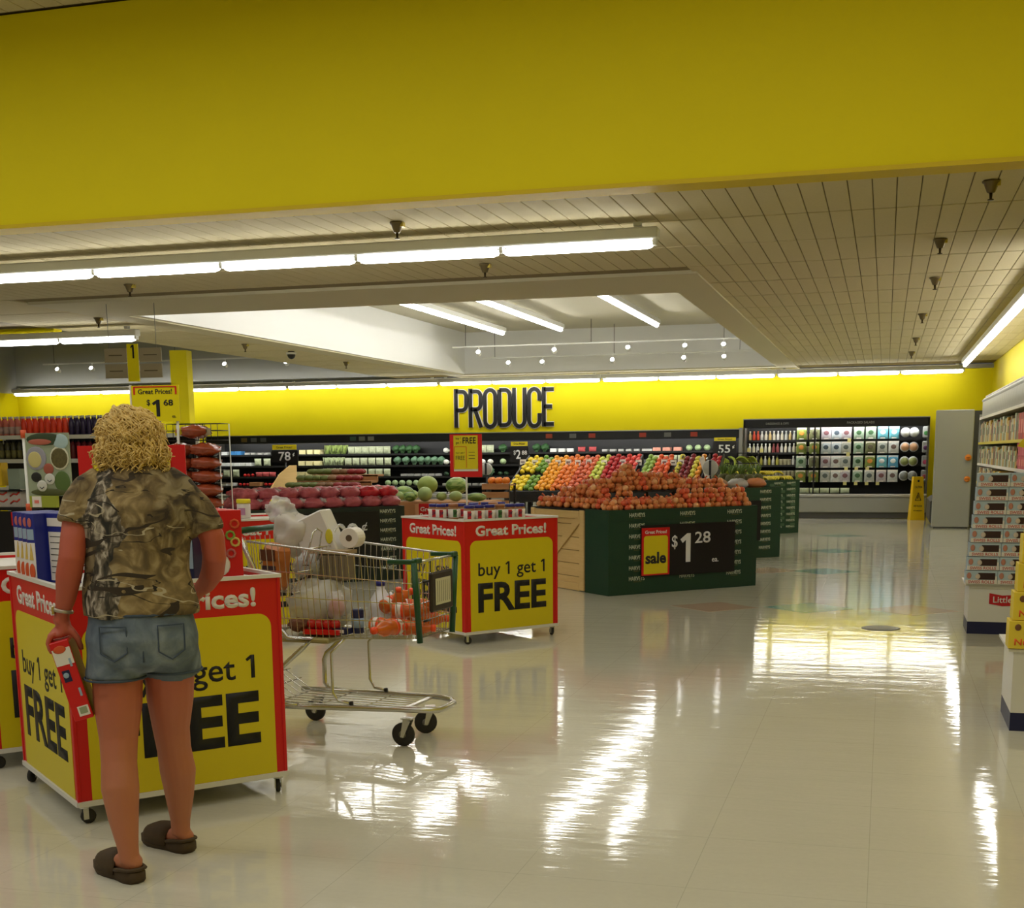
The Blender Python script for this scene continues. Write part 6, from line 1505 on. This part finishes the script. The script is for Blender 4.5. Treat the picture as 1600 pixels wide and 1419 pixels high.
for k in range(8):
    for i in range(4):
        for j in range(1 if k < 7 else 1):
            x = .665+.245/2+.247*i+.009*k; sw((x, 11.10+.012*k, .414+.1115*k), 0, 'chocolate roll carton, row %s from the bottom, %s from the left' % (ORD[k], ORD[i]), 'blue and white snack cartons', None)
hdr_body = MB().box((0, 0, .075), (.30, .16, .148), bev=.002).mesh('carton', M('snack_box_yellow', (226, 200, 60), .5))
def make_nutty():
    t = obj('snack_carton', hdr_body, None); tag(t, '', 'carton')
    MB().box((.05, -.0812, .085), (.17, .003, .04), Matrix.Translation((0, 0, .0)), bev=0).build('bar_picture', M('nut_bar_brown', (150, 70, 40), .5), t); MB().ball((-.045, -.083, .08), (.03, .003, .024), 10, 6).build('bar_end', M('nut_bar_brown'), t)
    MB().ball((-.105, -.082, .115), (.016, .002, .018), 10, 6).build('oval_badge', M('dark_badge', (110, 70, 40), .5), t); obj('lettering', NBT, t, (0, -.0818, .032)); return t
display('white snack display base with navy kick cut by the right edge', .70, 7.22, .44, 1.2, .55, False)
nu_ = spawner(make_nutty())
for k in range(5):
    for i in range(3): nu_((.665+.15+.302*i+.016*k, 7.26+.015*k, .452+.150*k), 0, 'yellow nut bar carton, row %s from the bottom, %s from the left' % (ORD[k], ORD[i]), 'yellow snack cartons', None)

# ------------------------------------------------------------------ left gondola with bottles
gl = thing('gondola_shelf', 'white-edged shelving at the left with rows of bottles', 'shelving', (-9.6, 14.0, 0)); wl_ = 2.8
Zs = [W(20, 682, 14).z, W(20, 719, 14).z, 1.12, .80, .42]
bx('back_board', (0, .45, .93), (wl_, .03, 1.7), M('dark_board', (40, 34, 32), .6), gl); bx('plinth', (0, .2, .10), (wl_, .5, .2), M('dull_red_plinth', (140, 24, 30), .5), gl)
for z in Zs:
    s_ = bx('shelf', (0, .22, z-.012), (wl_, .46, .02), FIXT, gl); bx('price_rail', (0, -.015, z-.014), (wl_, .012, .05), FIXT, s_)
for x in (-wl_/2, 0, wl_/2): bx('upright', (x, .44, .93), (.04, .03, 1.8), FIXT, gl)
def bot(name, body, cap, lab):
    m_ = MB(); m_.lathe([(.030, 0), (.034, .01), (.034, .160), (.028, .185), (.014, .212), (.013, .222)], 9); m_.mi = 1; m_.lathe([(.017, .218), (.017, .243)], 8)
    if lab: m_.mi = 2; m_.lathe([(.0348, .03), (.0348, .12)], 9)
    return m_.mesh(name, [body, cap]+([lab] if lab else []))
GREYC = M('grey_white_cap', (190, 190, 184), .4)
bo = {'pink': bot('sauce_bottle', M('salmon_bottle', (206, 110, 96), .35), GREYC, M('grey_pink_label', (190, 160, 150), .5)), 'orange': bot('sauce_bottle', M('bright_orange_bottle', (238, 66, 34), .35), GREYC, None), 'violet': bot('sauce_bottle', M('dark_violet_bottle', (44, 32, 74), .3), GREYC, None), 'olive': bot('sauce_bottle', M('olive_bottle', (64, 62, 40), .3), DARK, M('olive_label', (110, 106, 60), .5)), 'wine': bot('sauce_bottle', M('wine_bottle', (96, 22, 30), .3), DARK, None)}
for r_, z in ((0, Zs[0]), (1, Zs[1])):
    for i in range(32):
        px_ = -45+9.3*i; x = W(px_, 682, 14.05).x
        k = ('pink' if px_ < 31 else 'orange' if px_ < 110 else 'violet') if r_ == 0 else ('olive' if px_ < 60 else 'wine')
        if abs(x+9.6) > 1.37: continue
        for j in range(2): item('sauce_bottle', bo[k], (x, 14.05+.075*j, z), {'pink': 'salmon bottle with a greyish label', 'orange': 'bright orange bottle', 'violet': 'dark violet bottle', 'olive': 'dark bottle with an olive label', 'wine': 'wine-red bottle'}[k]+' on the %s of the left shelving' % ('top shelf', 'second shelf')[r_], 'bottle', 'bottles on the left shelving')
SW2 = M('white_red_swirl_carton', (196, 186, 178), .5)
for i, (px_, py_, w_, h_, c_, lb) in enumerate(((2, 745, .12, .26, (206, 170, 30), 'yellow carton at the left edge under the bottles'), (28, 752, .15, .24, (128, 140, 124), 'grey-green carton beside the yellow one under the bottles'), (8, 778, .22, .2, (186, 178, 170), 'white carton with red swirls, leftmost of the pair'), (30, 778, .16, .2, (176, 170, 162), 'white carton with red swirls, right of the pair'))):
    p = W(px_, py_+14, 12.6); t = thing('swirl_carton', lb, 'carton', (p.x, p.y, p.z-.0), 0, 'cartons on the dark rack at the left'); bx('carton', (0, 0, h_/2), (w_, .12, h_), M('c_%d' % i, c_, .5), t)
    if i > 1:
        for q in range(2): MB().tube([(-w_*.4, -.062, .04+.08*q), (-w_*.1, -.062, .07+.08*q), (w_*.15, -.062, .06+.08*q), (w_*.4, -.062, .09+.08*q)], .010, 5).build('red_swirl', M('swirl_red', (190, 60, 44), .5), t)
p = W(18, 792, 12.6); rk = thing('dark_rack', 'dark rack at the left edge holding the swirl cartons', 'rack', (p.x, 12.6, 0))
bx('rack_top', (0, .02, p.z-.02), (.60, .3, .03), DARK, rk); bx('rack_front', (0, -.1, (p.z-.04)/2), (.56, .02, p.z-.05), M('black_rack_panel', (24, 20, 20), .6), rk); bx('rack_shelf', (-.02, .03, W(18, 764, 12.6).z-.02), (.50, .26, .015), DARK, rk)
for x in (-.27, .27): bx('rack_post', (x, .12, .55), (.03, .03, 1.1+.35), DARK, rk)
p = W(20, 812, 12.3); t = thing('shelf_sign', 'small yellow Great Prices sign on the dark rack, partly hidden by the cartons', 'price sign', (p.x+.09, 12.45, p.z)); bx('red_edge', (0, 0, 0), (.44, .01, .15), RED, t); bx('yellow_field', (.01, -.006, 0), (.40, .004, .125), PYEL, t); text('Great Prices!', .075, .36, BLK, t, (.015, -.0085, 0), bold=.01)
# poster stand
pA = W(38, 677, 7.2); pB = W(115, 775, 7.2); pw = pB.x-pA.x; ph_ = pA.z-pB.z; pc_ = (pA+pB)/2
ps = thing('poster_stand', 'food poster with pictures of bowls and two white round stickers on a thin stand', 'poster', (pc_.x, 7.2, 0), R(-3))
bd = bx('poster_board', (0, 0, pc_.z), (pw, .01, ph_), M('sage_poster', (150, 160, 134), .5, nz=9, amt=.25), ps)
def disc(x, z, rx, rz_, m_, y=-.007): MB().ball((x*pw, y, pc_.z+z*ph_), (rx*pw, .003, rz_*ph_), 18, 8).build('printed_picture', m_, bd)
disc(-.05, .40, .42, .10, M('poster_dark_green', (52, 66, 40), .5)); disc(-.15, .36, .28, .05, M('poster_salmon', (176, 96, 76), .5), -.0085); disc(.32, .36, .18, .12, M('poster_sky', (166, 190, 192), .5))
disc(-.27, .10, .24, .19, M('poster_grey_bowl', (150, 148, 158), .5)); disc(-.30, .08, .16, .13, M('poster_cream_food', (196, 184, 120), .5), -.009); disc(.27, .10, .22, .19, M('poster_bowl_rim', (206, 204, 176), .5)); disc(.27, .10, .19, .16, M('poster_olive_food', (92, 84, 44), .5, nz=60, amt=.5), -.009)
disc(-.0, -.07, .12, .09, M('poster_brick_badge', (160, 84, 66), .5)); disc(.30, -.27, .18, .17, M('poster_green_bowl', (84, 108, 52), .5)); disc(-.30, -.2, .12, .08, M('poster_black_olives', (34, 32, 28), .5)); disc(0, -.44, .45, .06, M('poster_moss', (84, 88, 50), .5))
for x, z in ((.02, -.23), (-.17, -.34)):
    disc(x, z, .12, .09, M('sticker_white', (204, 204, 196), .5), -.010); MB().tube([(pw*(x-.05), -.0135, pc_.z+ph_*(z-.015)), (pw*x, -.0135, pc_.z+ph_*(z-.045)), (pw*(x+.05), -.0135, pc_.z+ph_*(z-.015))], .0025, 5).build('printed_arc', DARK, bd)
cA = W(48, 775, 7.15); cB = W(92, 793, 7.15)
c__ = bx('recipe_card_holder', ((cA.x+cB.x)/2-pc_.x, -.05, (cA.z+cB.z)/2), (cB.x-cA.x, .03, cA.z-cB.z), M('lime_card', (150, 160, 50), .5), ps); bx('white_half', ((cA.x+cB.x)/2-pc_.x-.045, -.067, (cA.z+cB.z)/2), (.07, .003, cA.z-cB.z-.004), WHP, c__); bx('red_word_patch', ((cA.x+cB.x)/2-pc_.x-.045, -.069, (cA.z+cB.z)/2), (.035, .003, .02), M('faded_red_print'), c__)
MB().tube([(-pw/2-.015, 0, 0), (-pw/2-.015, 0, pc_.z+ph_/2)], .011, 8).build('post', FIXT, ps); MB().lathe([(.018, 0), (.018, .05)], 10, Matrix.Translation((-pw/2-.015, 0, pc_.z+ph_/2-.03))).build('orange_cap', ORP, ps); MB().lathe([(.018, 0), (.018, .05)], 10, Matrix.Translation((-pw/2-.015, 0, pc_.z-ph_/2-.10))).build('orange_cap', ORP, ps)
bx('stand_foot', (-.0, 0, .01), (pw+.1, .35, .02), DARK, ps)

# ------------------------------------------------------------------ wire rack of brown bags with its price sign
rkx0, rkx1 = W(262, 700, 8.6).x, W(341, 700, 8.6).x; rw = rkx1-rkx0; rz_top = W(310, 662, 8.6).z
rk = thing('wire_rack', 'wire rack stacked with shiny reddish-brown bags behind the shopper', 'rack', ((rkx0+rkx1)/2, 8.6, 0))
for x in (-rw/2-.01, 0, rw/2+.01):
    for y in (0, .16): MB().tube([(x, y, 0), (x, y, rz_top-.18 if y == 0 else rz_top)], .0045, 6).build('upright', (FIXT if x else DARK), rk)
m_ = MB()
for z in (rz_top-.12, rz_top-.05, rz_top): 
    m_.tube([(-rw/2, .0, z), (rw/2, .0, z), (rw/2, .16, z), (-rw/2, .16, z)], .003, 5, True)
for i in range(9): x = -rw/2+rw*i/8; m_.tube([(x, 0, rz_top-.12), (x, 0, rz_top)], .0025, 4)
o = m_.build('wire_basket', DARK, rk); o['kind'] = 'stuff'
for i in range(8): bx('rack_shelf', (0, .08, rz_top-.20-.098*i-.04), (rw, .16, .006), DARK, rk)
bx('base', (0, .10, .15), (rw, .26, .3), M('red_base', (170, 30, 30), .5), rk); bx('skirt', (0, -.03, .52), (rw, .01, .5), RED, rk)
BB = M('shiny_brown_bag', (146, 66, 40), .22, nz=18, amt=.35, bump=.3)
def make_brown():
    t = thing('brown_bag', '', 'bag'); crumple((0, 0, .048), (.108, .15, .052), BB, 'bag_body', t, 3, .30, 3.2); MB().tube([(-.105, 0, .05), (-.12, 0, .055), (-.135, .01, .06)], [.02, .012, .02], 6).build('bag_end', BB, t); return t
bb = spawner(make_brown())
for i in range(8):
    for j in range(2): bb(((rkx0+rkx1)/2-rw/4+rw/2*j+.0, 8.60+.0, rz_top-.20-.098*i-.036), rnd.uniform(-.1, .1), 'shiny reddish-brown bag on tier %s from the top of the wire rack, %s stack' % (ORD[i], ('left', 'right')[j]), 'brown bags on the wire rack', None, ((rw/2)/.205, .8, .95))
bb(((rkx0+rkx1)/2+.02, 8.62, rz_top-.105), R(10), 'shiny reddish-brown bag lying in the top basket of the wire rack', 'brown bags on the wire rack')
a = W(205, 603, 8.5); b_ = W(278, 658, 8.5); c_ = (a+b_)/2; w_ = b_.x-a.x; h_ = a.z-b_.z
t = thing('price_sign', 'yellow Great Prices sign reading $1.68 above the wire rack', 'price sign', (c_.x, 8.52, 0), R(6))
MB().box((0, 0, c_.z), (w_, .012, h_)).build('sign_board', YEL, t); bx('white_edge', (-w_/2-.008, 0, c_.z), (.012, .016, h_+.01), WHP, t)
fr = MB(); 
for c2, d2 in (((0, c_.z+h_*.46), (w_*.88, .008)), ((-w_*.44, c_.z+h_*.36), (.012, h_*.22)), ((w_*.44, c_.z+h_*.36), (.012, h_*.22))): bx('red_bracket', (c2[0], -.008, c2[1]), (d2[0], .004, d2[1]), RED, t)
text('Great Prices!', h_*.14, w_*.72, BLK, t, (0, -.0075, c_.z+h_*.33), bold=.015); text('$', h_*.18, w_*.07, BLK, t, (-w_*.15, -.0075, c_.z+h_*.02), bold=.015); text('68', h_*.17, w_*.2, BLK, t, (w_*.27, -.0075, c_.z+h_*.02), bold=.02); text('ea.', h_*.06, w_*.08, BLK, t, (w_*.38, -.0075, c_.z-h_*.37)); one_glyph(t, h_*.46, w_*.05, c_.z-h_*.13, BLK, -.0075, w_*.075)
MB().tube([(w_*.42, .014, 0), (w_*.42, .014, c_.z)], .010).build('post', FIXT, t); bx('post_foot', (w_*.42, .014, .006), (.2, .2, .012), DARK, t)
for k, x in enumerate((-.10, .13)):
    t = thing('shelf_tag', ('yellow and white tag on the wire basket, left one', 'faded tag on the wire basket, right one')[k], 'tag', ((rkx0+rkx1)/2+x, 8.585, rz_top-.06)); bx('card', (0, 0, 0), (.065, .003, .05), (PYEL, TAN)[k], t); bx('patch', (-.012, -.002, .006), (.03, .001, .02), (M('rose_print'), M('brown_print'))[k], t)
#PARTS5
